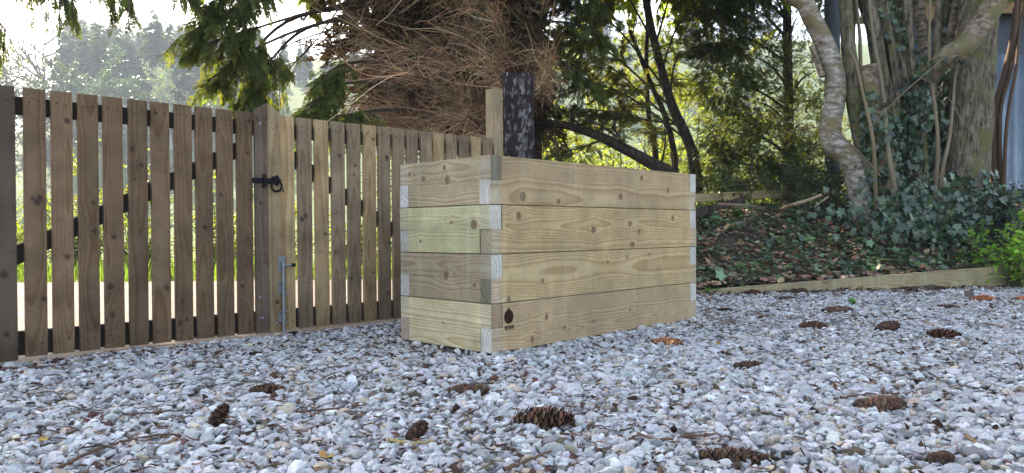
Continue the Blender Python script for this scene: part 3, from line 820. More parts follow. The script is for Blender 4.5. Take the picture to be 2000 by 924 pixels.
# dead side branches and their twigs, sweeping out from the trunk to the left and towards us
nb = 175
zs = rc.uniform(.9, 4.4, nb); az = rc.uniform(math.radians(150), math.radians(290), nb)
az[:110] = rc.uniform(math.radians(165), math.radians(250), 110)
d0 = np.stack([np.cos(az), np.sin(az), rc.uniform(-.05, .45, nb)], -1); d0 = norm(d0)
Lb = rc.uniform(1.2, 2.3, nb)
st = trunk_p + np.stack([np.zeros(nb), np.zeros(nb), zs], -1)
BR = bezier_set(st, d0, Lb, rc.uniform(-.08, .28, nb), 9, rc, .08)
m = MB(); tubes(m, BR, taper(rc.uniform(.012, .022, nb), .004, nb, 9), 5, col=jitcol([.15, .105, .07], nb, .3, rc))
N = 15000
pos, tg = on_sets(BR, N, rc, .22)
dd = norm(tg * .9 + rdir(N, rc) * .75 + np.array([-.3, -.15, .05]))
L = rc.uniform(.18, .60, N)
TW = bezier_set(pos, dd, L, rc.uniform(-.3, .32, N), 6, rc, .2)
def keep_twigs(TW):
    x, y = in_frame(TW.reshape(-1, 3)); x = x.reshape(TW.shape[:2]); y = y.reshape(TW.shape[:2])
    lim = np.interp(y.min(1), [0, 100, 200, 270], [610, 590, 590, 690]) + rc.exponential(45, len(TW))
    return (x.min(1) > lim - 15) & (x.max(1) < 1120) & (TW[..., 1].min(1) > 5.2) & (y.max(1) < 300)
kt = keep_twigs(TW); TW = TW[kt]; n = len(TW)
tw_col = jitcol([.34, .215, .115], n, .45, rc)
tubes(m, TW, taper(rc.uniform(.0014, .0034, n), .0010, n, 6), 3, col=tw_col)
N = 15000
pos, tg = on_sets(TW, N, rc, .2); TW2 = bezier_set(pos, norm(tg * .7 + rdir(N, rc)), rc.uniform(.06, .25, N), rc.uniform(-.2, .7, N), 4, rc, .2)
TW2 = TW2[keep_twigs(TW2)]; n = len(TW2)
tubes(m, TW2, taper(.0016, .0009, n, 4), 3, col=jitcol([.33, .205, .11], n, .42, rc))
N = 900
pos, tg = on_sets(BR, N, rc, .15)
TW3 = bezier_set(pos, norm(tg + rdir(N, rc) * .55 + [-.35, -.35, .15]), rc.uniform(.5, 1.25, N), rc.uniform(-.15, .35, N), 10, rc, .13); x_, y_ = in_frame(TW3.reshape(-1, 3)); x_ = x_.reshape(N, -1); y_ = y_.reshape(N, -1); TW3 = TW3[(x_.min(1) > 565) & (x_.max(1) < 1170) & (y_.max(1) < 300) & (TW3[..., 1].min(1) > 5.2)]; n = len(TW3)
tubes(m, TW3, taper(rc.uniform(.003, .005, n), .0014, n, 10), 4, col=jitcol([.42, .285, .165], n, .35, rc))
m.build('dead_twigs', M_TWIG, conifer)
# dense dry inner foliage behind the twigs (brown, blocks the light)
m = MB(); N = 5200
pos = np.stack([rc.uniform(-2.0, .55, N), rc.uniform(7.3, 9.4, N), rc.uniform(1.15, 4.6, N)], -1)
x, y = in_frame(pos); lim = np.interp(y, [-60, 60, 130, 270], [655, 640, 640, 720])
okk = (x > lim) & (x < 1075 + 25 * np.sin(y * .08)) & (y < 262) & (rc.random(len(y)) < np.clip((x - lim) / 190, .06, .8))
pos = pos[okk]; n = len(pos)
sprays(m, pos, norm(rdir(n, rc) * [1, 1, .5] + [-.5, -.3, -.2]), rc.uniform(.3, .6, n), jitcol([.085, .058, .03], n, .3, rc, .04), FR, rng=rc)
m.build('dry_inner_foliage', M_DEADLEAF, conifer)
# living foliage: low left fringe, arching bough on the left, crown above
def bough(mb_w, mb_f, path, r0, nsub, sublen, nfr, flen, col, rng, spread=.8, droop=.5, wcol=(.07, .05, .035), tmpl=None, tmin=.15, down=.25):
    p, r = limb(path, r0, r0 * .25, 16)
    tubes(mb_w, p, r, 6, col=np.array(wcol))
    t = rng.uniform(tmin, 1, nsub); st = along(p, t); tg = norm(along(p, np.clip(t + .05, 0, 1)) - along(p, t - .05))
    sd = rdir(nsub, rng) * [1, 1, .35]; d = norm(tg * .6 + sd * spread + [0, 0, -down * .5])
    SB = bezier_set(st, d, sublen * rng.uniform(.5, 1.15, nsub) * (1.1 - .5 * t), np.full(nsub, droop), 7, rng, .06)
    tubes(mb_w, SB, taper(r0 * .22, .0022, nsub, 7), 4, col=jitcol(wcol, nsub, .2, rng))
    pos, tg = on_sets(SB, nfr, rng, .12)
    d = norm(tg + rdir(nfr, rng) * .65 + [0, 0, -down])
    sprays(mb_f, pos, d, flen * rng.uniform(.55, 1.2, nfr), jitcol(col, nfr, .22, rng, .08), tmpl, rng=rng)
GRN = [.095, .12, .028]
mw, mf = MB(), MB()
for path, ns, nf, tm, sl_ in (
    ([P(700, -60, 7.4), P(600, -15, 6.7), P(480, 10, 6.3), P(375, 62, 6.0)], 36, 330, .52, .34),
    ([P(720, 0, 7.4), P(620, 20, 6.9), P(500, 55, 6.4), P(385, 92, 6.0)], 36, 340, .58, .32),
    ([P(720, 30, 7.4), P(610, 50, 6.9), P(500, 95, 6.4), P(425, 150, 6.2)], 34, 330, .60, .34),
    ([P(720, 20, 7.4), P(600, 55, 6.9), P(535, 110, 6.5), P(470, 195, 6.3)], 34, 300, .60, .32),
    ([P(720, 10, 7.4), P(590, 30, 6.8), P(515, 80, 6.5), P(495, 150, 6.4), P(520, 210, 6.4)], 30, 230, .62, .28),
    ([P(660, -60, 7.4), P(560, -30, 6.7), P(470, -15, 6.3), P(400, 10, 6.1)], 30, 240, .5, .32),
    ([P(820, 180, 7.4), P(700, 160, 6.8), P(640, 180, 6.5), P(590, 225, 6.3)], 34, 330, .45, .36),
    ([P(820, 130, 7.4), P(720, 120, 6.9), P(660, 130, 6.6), P(625, 160, 6.5)], 30, 260, .5, .32),
    ([P(830, 215, 7.2), P(740, 215, 6.7), P(670, 225, 6.4), P(560, 236, 6.2)], 40, 380, .35, .36)):
    bough(mw, mf, path, .022, ns, sl_, int(nf * 1.05), .15, GRN, rc, .75, .45, tmin=tm)
# thin bare twigs trailing through the gap
for pts in ([P(640, 60, 6.8), P(560, 90, 6.6), P(545, 130, 6.5), P(548, 215, 6.5)], [P(610, 85, 6.8), P(540, 160, 6.6), P(480, 205, 6.5)], [P(660, 20, 6.9), P(600, 100, 6.7), P(560, 130, 6.6)]):
    q_, r_ = limb(pts, .008, .003, 16); tubes(mw, q_[None], r_[None], 5, col=np.array([.09, .06, .04]))
    bough(mw, mf, pts, .006, 12, .18, 22, .10, GRN, rc, .9, .6, tmin=.5)
mw.build('limb', M_TWIG, conifer)
for path in ([trunk_p + Z3 * 2.9, P(1060, 40, 7.8), P(1130, 50, 7.6), P(1190, 90, 7.5)], [trunk_p + Z3 * 2.4, P(1060, 110, 7.8), P(1110, 130, 7.6), P(1160, 170, 7.5)], [trunk_p + Z3 * 3.3, P(1050, -30, 7.8), P(1120, -20, 7.6), P(1180, 20, 7.5)]):
    mw = MB(); bough(mw, mf, path, .02, 34, .42, 420, .10, GRN, rc, .8, .3, tmin=.3); mw.build('limb', M_TWIG, conifer)
mf.build('foliage', M_NEEDLE, conifer)
# upper crown (throws the shade over the drive)
mf = MB(); N = 12000
pos = np.stack([rc.uniform(-3.2, 3.0, N), rc.uniform(7.0, 10.2, N), rc.uniform(3.4, 9.2, N)], -1)
rad = np.hypot(pos[:, 0] - .1, pos[:, 1] - 8.6); x, y = in_frame(pos)
ok = (rad < 3.3 * (1 - ((pos[:, 2] - 3.0) / 8) ** 2) + .3) & (y < -25) & shades_gravel(pos, -.35)
pos = pos[ok][:3300]; n = len(pos)
out = norm(pos - np.array([.1, 8.6, 0])) * [1, 1, 0]
sprays(mf, pos, norm(out + rdir(n, rc) * .5 + [0, 0, -.3]), rc.uniform(.45, .8, n), jitcol(GRN, n, .25, rc), FRL, rng=rc)
mf.build('crown', M_NEEDLE, conifer)

# ================================================================== CONIFER on the left whose boughs hang into the top of the picture
rl = np.random.default_rng(33)
left_t = thing('hanging_conifer', 'conifer whose drooping green boughs hang into the sky above the left gate leaf', 'tree', (-8.2, 9.0, 0))
m = MB(); tp, tr_ = limb([np.array([-8.2, 9.0, -.1]), np.array([-8.1, 9.0, 3.5]), np.array([-8.2, 9.1, 11])], .32, .06, 16); tubes(m, tp, tr_, 10); m.build('trunk', M_BARK_DARK, left_t, smooth=True)
mw, mf = MB(), MB()
hang = [([np.array([-8.1, 9, 4.2]), P(-60, -150, 6.4), P(60, -60, 5.9), P(150, 5, 5.6)], 30, 230),
        ([np.array([-8.1, 9, 4.4]), P(60, -170, 6.4), P(170, -80, 5.8), P(260, -10, 5.5)], 30, 260),
        ([np.array([-8.1, 9, 4.6]), P(100, -190, 6.6), P(260, -110, 6.0), P(370, -30, 5.7)], 34, 300),
        ([np.array([-8.1, 9, 3.4]), P(-120, -80, 6.2), P(-40, 0, 5.8), P(12, 60, 5.6)], 24, 150),
        ([np.array([-8.1, 9, 4.8]), P(220, -190, 6.8), P(390, -120, 6.2), P(520, -40, 5.9)], 34, 300),
        ([np.array([-8.1, 9, 5.0]), P(140, -230, 6.8), P(300, -150, 6.2), P(440, -60, 5.9)], 34, 260)]
for path, ns, nf in hang:
    bough(mw, mf, path, .026, int(ns * 1.1), .30, int(nf * 1.5), .11, [.085, .11, .035], rl, .5, .8, tmin=.45, down=.8)
mw.build('limb', M_TWIG, left_t); mf.build('foliage', M_NEEDLE, left_t)
mf = MB(); N = 16000  # out-of-view crown, shaped to shade the drive and leave the road sunlit
pos = np.stack([rl.uniform(-10, -.5, N), rl.uniform(6.4, 11.5, N), rl.uniform(3.2, 10, N)], -1)
x, y = in_frame(pos); ok = (y < -45) & shades_gravel(pos, -.35)
g = pos - SUN * (pos[:, 2:3] / SUN[2]); ok &= (g[:, 1] > .2) & (g[:, 0] > -4.5) & (g[:, 0] < 2)
pos = pos[ok][:3300]; n = len(pos)
sprays(mf, pos, norm(rdir(n, rl) * [1, 1, .4] + [.2, -.2, -.3]), rl.uniform(.45, .8, n), jitcol(GRN, n, .25, rl), FRL, rng=rl)
mf.build('crown', M_NEEDLE, left_t)

# ================================================================== LACY TREE right of the post, arching trunk
ry = np.random.default_rng(44)
lacy = thing('lacy_tree', 'leaning tree with fine dark foliage against the bright sky right of the post', 'tree', tuple(G(1362, 520)[:2]) + (0,) if False else (2.15, 8.6, 0))
m = MB()
tp, tr_ = limb([P(1362, 470, 8.6), P(1358, 335, 8.6), P(1342, 270, 8.6), P(1312, 205, 8.6), P(1288, 120, 8.7), P(1262, 0, 8.8), P(1240, -220, 9.0)], .075, .04, 26); tubes(m, tp, tr_, 8)
m.build('trunk', M_BARK_DARK, lacy, smooth=True); main = tp
mw, mf = MB(), MB()
for path, ns, nf, fl in (
    ([main[8], P(1230, 190, 8.2), P(1140, 160, 8.0), P(1050, 150, 7.9)], 40, 480, .15),
    ([main[12], P(1200, 110, 8.4), P(1120, 70, 8.2), P(1030, 60, 8.0)], 44, 560, .15),
    ([main[14], P(1210, 60, 8.3), P(1140, 10, 8.0), P(1050, -20, 7.9)], 44, 560, .15),
    ([main[10], P(1240, 230, 8.2), P(1170, 215, 8.0), P(1070, 215, 7.8)], 36, 380, .14),
    ([main[9], P(1260, 190, 8.9), P(1190, 130, 9.0), P(1110, 120, 9.0)], 36, 420, .14),
    ([main[16], P(1330, 40, 8.5), P(1390, 20, 8.4), P(1450, 30, 8.3)], 36, 330, .15),
    ([main[13], P(1320, 120, 8.5), P(1370, 90, 8.4), P(1440, 100, 8.4)], 30, 300, .15),
    ([main[18], P(1190, -60, 8.2), P(1120, -70, 8.0), P(1060, -60, 8.0)], 36, 400, .16),
    ([main[18], P(1330, -60, 8.5), P(1390, -50, 8.4), P(1470, -60, 8.4)], 30, 330, .16)):
    bough(mw, mf, path, .014, int(ns * 1.3), .50, int(nf * 3.0), fl * .62, [.085, .088, .028], ry, .9, .25, wcol=(.055, .04, .03), down=.12, tmin=.25)
mw.build('limb', M_TWIG, lacy); mf.build('foliage', M_NEEDLE, lacy)
arch = thing('arching_trunk', 'dark trunk arching low from behind the post down towards the planter', 'tree', (2.0, 8.0, 0))
m = MB(); tp, tr_ = limb([P(1345, 440, 8.0), P(1312, 345, 8.0), P(1270, 318, 7.9), P(1215, 288, 7.8), P(1160, 262, 7.7), P(1100, 244, 7.7), P(1030, 238, 7.8), P(960, 215, 8.0)], .080, .028, 28); tubes(m, tp, tr_, 9)
m.build('trunk', M_BARK_DARK, arch, smooth=True)
mw, mf = MB(), MB()
for path in ([tp[14], P(1130, 290, 7.5), P(1080, 300, 7.4)], [tp[9], P(1180, 250, 7.6), P(1090, 205, 7.5)], [tp[6], P(1300, 270, 7.8), P(1290, 200, 7.9)],
             [tp[16], P(1090, 210, 7.6), P(1060, 190, 7.6)], [tp[11], P(1200, 240, 7.9), P(1240, 190, 8.0)]):
    bough(mw, mf, path, .014, 22, .4, 60, .13, [.06, .07, .025], ry, .9, .2, wcol=(.05, .036, .026), down=.1)
mw.build('limb', M_TWIG, arch); mf.build('foliage', M_NEEDLE, arch)
for q, (pts, r_, lab) in enumerate((
    ([P(1292, 450, 9.4), P(1280, 300, 9.4), P(1268, 240, 9.4), P(1262, 120, 9.5), P(1270, -40, 9.6)], .05, 'thin dark trunk just left of the lacy tree above the planter'),
    ([P(1322, 450, 9.0), P(1316, 300, 9.0), P(1296, 220, 9.0), P(1278, 180, 9.0), P(1230, 60, 9.1)], .05, 'thin slanting trunk crossing behind the lacy tree'))):
    t_ = thing('slim_tree', lab, 'tree', (float(pts[0][0]), float(pts[0][1]), 0)); m = MB(); p_, r2 = limb([pts[0] * [1, 1, 0]] + pts, r_, r_ * .5, 18); tubes(m, p_, r2, 7); m.build('trunk', M_BARK_DARK, t_, smooth=True)
    mf = MB()
    for i in (8, 11, 14):
        mw = MB(); dd_ = rdir(1, ry)[0] * [1.0, .6, .3]; bough(mw, mf, [p_[i], p_[i] + dd_ * .6 + Z3 * .1, p_[i] + dd_ * 1.1], .012, 18, .4, 90, .14, [.07, .085, .025], ry, .9, .25, down=.1); mw.build('limb', M_TWIG, t_)
    mf.build('foliage', M_NEEDLE, t_)

# ================================================================== DARK YEW
rw = np.random.default_rng(55)
yew = thing('yew_tree', 'dark dense evergreen with a straight dark trunk left of the coppiced tree', 'tree', tuple(P(1540, 400, 8.9) * [1, 1, 0]))
m = MB(); tp, tr_ = limb([P(1540, 470, 8.9), P(1540, 300, 8.9), P(1538, 100, 8.9), P(1536, -120, 8.9), P(1536, -420, 8.9)], .085, .03, 24); tubes(m, tp, tr_, 8)
m.build('trunk', M_BARK_DARK, yew, smooth=True)
mw, mf = MB(), MB()
def clump(cx, cy, y, rx, rz, n_, col=(.05, .064, .022), sl=.082):
    c_ = P(cx, cy, y); sc = y / F_PX
    q = rdir(n_, rw) * rw.uniform(.35, 1.0, (n_, 1)) ** .6
    p_ = c_ + q * np.array([rx * sc, .45, rz * sc])
    sprays(mf, p_, norm(q * [1, 1, .4] + rdir(n_, rw) * .6 + [0, 0, -.25]), sl * rw.uniform(.6, 1.3, n_), jitcol(col, n_, .3, rw), rng=rw)
    base = along(tp, np.array([np.clip((470 - cy + 10) / 890, 0, 1)]))[0]
    bp, br = limb([base, (base + c_) / 2 + Z3 * .08, c_], .02, .005, 8); tubes(mw, bp, br, 5, col=np.array([.03, .022, .017]))
for a in ((1400, 60, 8.4, 75, 60, 420), (1430, -30, 8.3, 90, 50, 420), (1470, 110, 8.5, 75, 60, 420), (1410, 160, 8.2, 60, 55, 420), (1480, 200, 8.4, 70, 60, 420),
          (1430, 260, 8.3, 60, 55, 380), (1510, 290, 8.6, 75, 55, 420), (1570, 240, 8.8, 60, 70, 420), (1460, 330, 8.5, 80, 45, 420), (1540, 350, 8.5, 80, 40, 380),
          (1590, 330, 8.8, 60, 60, 360), (1590, 140, 9.0, 55, 70, 260), (1560, 30, 9.0, 60, 60, 180), (1500, -20, 8.8, 60, 50, 260), (1390, 320, 8.5, 45, 50, 240), (1640, 280, 9.4, 60, 90, 300), (1450, 10, 8.6, 80, 50, 300)):
    clump(*a[:5], int(a[5] * 2.9))
N = 9000
pos = np.stack([rw.uniform(1.0, 7.6, N), rw.uniform(8.0, 10.5, N), rw.uniform(3.7, 7.6, N)], -1); x, y = in_frame(pos)
ok = (y < -20) & (rw.random(N) < .30 + .3 * (np.sin(pos[:, 0] * 3) * np.sin(pos[:, 2] * 3.3 + pos[:, 1] * 2) > -.1)); pos = pos[ok][:1500]; n = len(pos)
mc = MB(); sprays(mc, pos, norm(rdir(n, rw) + [0, 0, -.3]), rw.uniform(.35, .65, n), jitcol((.024, .036, .015), n, .25, rw), FRL, rng=rw); mc.build('crown', M_NEEDLE, yew)
mw.build('limb', M_TWIG, yew); mf.build('foliage', M_NEEDLE, yew)

# holly-like understorey shrubs, glossy
def shrub(name, label, cat, loc, h, w, nst, nl, size, col, mat, rng, group=None, d=None, flat=1.0, lmin=.3):
    t_ = thing(name, label, cat, tuple(loc), group); loc = np.array(loc, float)
    az = rng.uniform(0, 2 * np.pi, nst); el = rng.uniform(.35, 1.4, nst)
    dd_ = np.stack([np.cos(az) * np.cos(el) * w / h * 1.3, np.sin(az) * np.cos(el) * w / h * 1.3 * flat, np.sin(el)], -1)
    ST = bezier_set(np.repeat(loc[None], nst, 0) + rng.normal(0, .05, (nst, 3)) * [w, w * flat, 0], dd_, h * rng.uniform(.6, 1.0, nst), rng.uniform(0, .25, nst), 8, rng, .12)
    m = MB(); tubes(m, ST, taper(.006 * h + .003, .002, nst, 8), 4, col=jitcol([.09, .065, .045], nst, .2, rng))
    pos, tg = on_sets(ST, nst * 5, rng, lmin); S2 = bezier_set(pos, norm(tg * .5 + rdir(nst * 5, rng)), h * rng.uniform(.10, .28, nst * 5), rng.uniform(-.1, .3, nst * 5), 4, rng, .15)
    tubes(m, S2, taper(.0025, .0012, nst * 5, 4), 3, col=jitcol([.10, .075, .05], nst * 5, .2, rng))
    m.build('stems', M_TWIG, t_)
    pos, tg = on_sets(S2, nl, rng, .1); pos = pos + rng.normal(0, size * .5, (nl, 3))
    m = MB(); leaves(m, pos, size * rng.uniform(.6, 1.3, nl), jitcol(col, nl, .25, rng, .08), rng, up=.55); m.build('leaves', mat, t_)
    return t_
rh = np.random.default_rng(66)
def bz(p):
    p = np.array(p, float); p[2] = float(bank_h(p[0], p[1])); return p
for (px, y_, h_, w_, lab) in ((1430, 8.0, .75, .6, 'glossy dark shrub behind the back beam, nearest the planter'), (1530, 8.0, .8, .6, 'glossy dark shrub behind the back beam below the straight dark trunk'),
                              (1610, 7.6, .75, .5, 'glossy leafy shrub at the foot of the pale curved trunk')):
    shrub('understorey_shrub', lab, 'shrub', bz(P(px, 400, y_)), h_, w_, 22, 1700, .036, (.06, .085, .03), M_GLOSS, rh)
# ================================================================== COPPICED TREE
rt = np.random.default_rng(88)
TY = 7.2
def stem_obj(root, pts, r0, r1, mat, name='trunk', n=30, sides=12, lump=.06, label=None, cap=False):
    p, r = limb(pts, r0, r1, n); r = r * (1 + lump * rt.normal(0, 1, n).cumsum() / 4 * np.hanning(n)) 
    m = MB(); sides = max(sides, 20); tubes(m, p[None], r[None], sides, cap=False)
    V = m.v[0].reshape(n, sides, 3); th = np.linspace(0, 2 * np.pi, sides, endpoint=False)[None]; ss = np.linspace(0, 1, n)[:, None]
    q = rt.uniform(0, 6, 6); fac = 1 + .09 * np.sin(3 * th + q[0] + 5 * ss) + .06 * np.sin(5 * th + q[1] - 7 * ss) * np.sin(9 * ss + q[2]) + .045 * np.sin(8 * th + q[3] + 6 * ss) + rt.normal(0, .018, (n, sides))
    if mat is M_BARK_PALE: fac = 1 + (fac - 1) * .35
    m.v[0] = (p[:, None] + (V - p[:, None]) * fac[..., None]).reshape(-1, 3)
    if cap: m.add(np.vstack([m.v[0].reshape(n, sides, 3)[-1], p[-1] + Z3 * .01]), np.array([[sides, i, (i + 1) % sides] for i in range(sides)]))
    ob = m.build(name, mat, root, smooth=not cap)
    if label: ob['label'] = label
    return p, r
tbase = P(1760, 400, TY); 
pale = thing('curved_tree', 'leaning tree with a smooth pale curved trunk left of the ivy clad stems', 'tree', tuple(bz(P(1665, 400, TY))))
STEMS = []
pb = bz(P(1695, 400, TY)) - Z3 * .1
STEMS.append(stem_obj(pale, [pb, P(1668, 325, TY), P(1632, 285, TY), P(1622, 250, TY), P(1632, 195, TY), P(1630, 140, TY), P(1606, 75, TY), P(1578, 20, TY), P(1560, -40, TY), P(1535, -200, TY)], .115, .078, M_BARK_PALE))
stem_obj(pale, [P(1606, 150, TY - .05), P(1592, 110, TY), P(1583, 90, TY)], .03, .02, M_BARK_CHERRY, 'limb', 8, 8)
stem_obj(pale, [P(1572, 15, TY), P(1545, 0, TY), P(1510, -20, TY)], .05, .03, M_BARK_CHERRY, 'limb', 8, 8)
copp = thing('coppiced_tree', 'many stemmed old tree with thick mossy trunks wrapped in ivy on the bank', 'tree', tuple(bz(P(1770, 400, TY))))
def gb(px): return bz(P(px, 405, TY)) - Z3 * .12
STEMS.append(stem_obj(copp, [gb(1712), P(1700, 350, TY), P(1688, 300, TY), P(1672, 220, TY), P(1662, 130, TY), P(1656, 60, TY), P(1650, -30, TY), P(1645, -160, TY)], .085, .055, M_BARK_MOSS))
STEMS.append(stem_obj(copp, [gb(1745), P(1735, 330, TY + .1), P(1738, 240, TY + .1), P(1722, 150, TY + .1), P(1708, 60, TY + .1), P(1694, -30, TY + .1), P(1680, -180, TY + .1)], .092, .065, M_BARK_MOSS))
STEMS.append(stem_obj(copp, [gb(1790), P(1790, 300, TY + .15), P(1785, 220, TY + .15), P(1762, 150, TY + .15), P(1742, 80, TY + .15), P(1712, -10, TY + .15), P(1690, -120, TY + .2)], .11, .085, M_BARK_MOSS))
STEMS.append(stem_obj(copp, [gb(1735), P(1725, 300, TY - .1), P(1708, 220, TY - .1), P(1694, 128, TY - .12)], .115, .092, M_BARK_CHERRY, label='sawn off stump of a stem', cap=True, lump=.03))
m = MB(); cpt = P(1694, 126, TY - .12)
STEMS.append(stem_obj(copp, [gb(1882), P(1884, 330, TY + .1), P(1893, 230, TY + .1), P(1900, 130, TY + .1), P(1908, 40, TY + .1), P(1925, -60, TY + .1), P(1940, -240, TY + .1)], .215, .155, M_BARK_MOSS, n=36, sides=16, label='thickest mossy trunk'))
STEMS.append(stem_obj(copp, [P(1812, 150, TY - .2), P(1845, 116, TY - .38), P(1886, 88, TY - .42), P(1922, 40, TY - .4), P(1950, -10, TY - .35), P(1985, -90, TY - .3)], .085, .105, M_BARK_CHERRY, 'limb'))
STEMS.append(stem_obj(copp, [P(1830, 128, TY - .3), P(1808, 140, TY - .1), P(1792, 160, TY + .05)], .075, .06, M_BARK_MOSS, 'limb', 10))
STEMS.append(stem_obj(copp, [gb(1815), P(1812, 300, TY + .3), P(1800, 200, TY + .3), P(1805, 100, TY + .35), P(1795, 0, TY + .35), P(1790, -140, TY + .4)], .07, .05, M_BARK_CHERRY))
STEMS.append(stem_obj(copp, [gb(1770), P(1768, 260, TY + .35), P(1778, 150, TY + .4), P(1755, 50, TY + .4), P(1748, -60, TY + .4)], .06, .045, M_BARK_MOSS))
STEMS.append(stem_obj(copp, [gb(1840), P(1838, 280, TY + .35), P(1850, 150, TY + .4), P(1842, 30, TY + .4), P(1838, -100, TY + .4)], .07, .05, M_BARK_MOSS))
for (x0, x1, x2, dy, r0) in ((1700, 1678, 1668, .22, .034), (1728, 1705, 1676, .28, .042), (1752, 1752, 1728, .05, .038), (1768, 1772, 1764, .2, .048), (1800, 1822, 1832, .1, .036), (1806, 1790, 1775, .02, .030), (1826, 1846, 1868, .3, .055), (1850, 1905, 1915, .38, .05)):
    stem_obj(copp, [gb(x0), P(x0 + rt.normal(0, 5), 300, TY + dy), P(x1, 190, TY + dy), P((x1 + x2) / 2 + rt.normal(0, 7), 90, TY + dy), P(x2, -20, TY + dy), P(x2 - 10, -150, TY + dy)], r0, r0 * .7, (M_BARK_MOSS, M_BARK_CHERRY)[int(r0 * 1000) % 2])
# crown above the frame: bare-ish limbs with young leaves
mw, mf = MB(), MB()
for q in range(12):
    a_ = STEMS[[0, 1, 2, 3, 5][q % 5]][0][-1]; az_ = rt.uniform(0, 6.28); e_ = a_ + np.array([math.cos(az_) * 1.4, math.sin(az_) * 1.0, rt.uniform(1.0, 2.2)])
    bough(mw, mf, [a_, (a_ + e_) / 2 + Z3 * .2, e_], .04, 26, .8, 170, .20, (.05, .07, .02), rt, .9, .1, down=-.1)
mw.build('limb', M_TWIG, copp); mf.build('crown', M_NEEDLE, copp)
# thin pale suckers and saplings standing against the trunks
sap = [([gb(1757), P(1748, 360, 6.9), P(1735, 290, 6.9), P(1722, 180, 7.0), P(1708, 80, 7.0), P(1698, -20, 7.0)], .026, .014, 'pale sucker rising past the sawn stump'),
       ([gb(1835), P(1842, 340, 6.8), P(1852, 270, 6.85), P(1864, 180, 6.9), P(1872, 120, 6.95)], .022, .010, 'straight tan stick leaning on the thickest trunk'),
       ([gb(1715), P(1705, 300, 6.85), P(1690, 200, 6.9), P(1675, 130, 6.95), P(1658, 100, 7.0)], .020, .010, 'thin pale shoot bending over left at its top'),
       ([gb(1822), P(1830, 320, 6.95), P(1826, 220, 6.95), P(1818, 120, 7.0), P(1815, 0, 7.05)], .020, .012, 'thin grey shoot in the middle of the ivy'),
       ([gb(1690), P(1683, 120, 7.25), P(1676, 60, 7.3), P(1672, -30, 7.3)], .022, .014, 'pale straight shoot behind the leftmost mossy stem'),
       ([P(1940, 300, 7.6) * [1, 1, 0] + Z3 * .5, P(1944, 240, 7.5), P(1962, 150, 7.5), P(1978, 60, 7.5), P(1990, -40, 7.5)], .040, .026, 'brown young stem leaning right before the blue sheet, thickest of three'),
       ([P(1955, 300, 7.55) * [1, 1, 0] + Z3 * .5, P(1954, 240, 7.45), P(1974, 140, 7.45), P(1985, 50, 7.5), P(2002, -40, 7.5)], .022, .014, 'slender brown stem leaning right, middle one of three'),
       ([P(1962, 300, 7.5) * [1, 1, 0] + Z3 * .5, P(1966, 240, 7.4), P(1984, 130, 7.4), P(1996, 40, 7.5), P(2016, -40, 7.5)], .020, .012, 'slender brown stem leaning right, rightmost of three')]
for pts, r0, r1, lab in sap:
    p_, r_ = limb(pts, r0, r1, 20); p_ = p_ + np.stack([.012 * np.sin(np.linspace(0, 9, 20) + rt.uniform(0, 6)), np.zeros(20), np.zeros(20)], -1)
    m = MB(); tubes(m, p_[None], r_[None], 7, col=jitcol([.21, .165, .105] if 'brown' not in lab else [.12, .075, .05], 1, .1, rt, .03)[0])
    tag(m.build('sapling_stem', M_TWIG, smooth=True), lab, 'sapling', 'thin stems around the coppiced tree')
# ivy climbing the trunks
m = MB(); cnt = 0
def ivy_on(p, r, t0, t1, n, spread=.10, size=.058):
    t = rt.uniform(t0, t1, n); c_ = along(p, t); rr = np.interp(t, np.linspace(0, 1, len(r)), r)
    az_ = rt.uniform(math.radians(170), math.radians(370), n); o_ = np.stack([np.cos(az_), np.sin(az_), np.zeros(n)], -1)
    pos = c_ + o_ * (rr + np.abs(rt.normal(0, spread, n)) + .015)[:, None]
    up = norm(o_ + rdir(n, rt) * .45 + [0, 0, .45]); d = norm(np.array([0, 0, -1.0]) + rdir(n, rt) * .6)
    X, Y, Zz = frames(d, up, size * rt.uniform(.55, 1.3, n)); inst(m, IVY_V, IVY_F, pos, X, Y, Zz, col=jitcol([.045, .075, .034], n, .42, rt, .1))
for idx, t0, t1, n_, sp_ in ((1, .0, .35, 260, .06), (2, .0, .35, 420, .08), (3, .0, .45, 520, .08), (4, .05, .8, 300, .06), (5, .0, .16, 260, .06), (7, .4, 1, 40, .04), (8, .0, .6, 420, .09), (9, 0, .5, 240, .09), (10, .0, .5, 300, .09), (6, .0, .2, 30, .03), (3, .6, 1, 160, .05), (10, .6, 1, 120, .06)):
    ivy_on(*STEMS[idx], t0, t1, n_, sp_)
N = 1500; q = rt.normal(0, 1, (N, 3)) * [.42, .30, .16] + bz(P(1785, 400, TY - .15)) + [0, 0, .18]
q = q[q[:, 2] > bank_h(q[:, 0], q[:, 1]) - .02]; n = len(q); up = norm(np.array([0, -.7, .6]) + rdir(n, rt) * .5); X, Y, Zz = frames(norm([0, -.2, -1.0] + rdir(n, rt) * .6), up, .06 * rt.uniform(.6, 1.3, n))
inst(m, IVY_V, IVY_F, q, X, Y, Zz, col=jitcol([.045, .075, .034], n, .42, rt, .1))
tag(m.build('climbing_ivy', M_IVY), 'dark glossy ivy climbing over the base of the many stemmed tree', 'ivy')
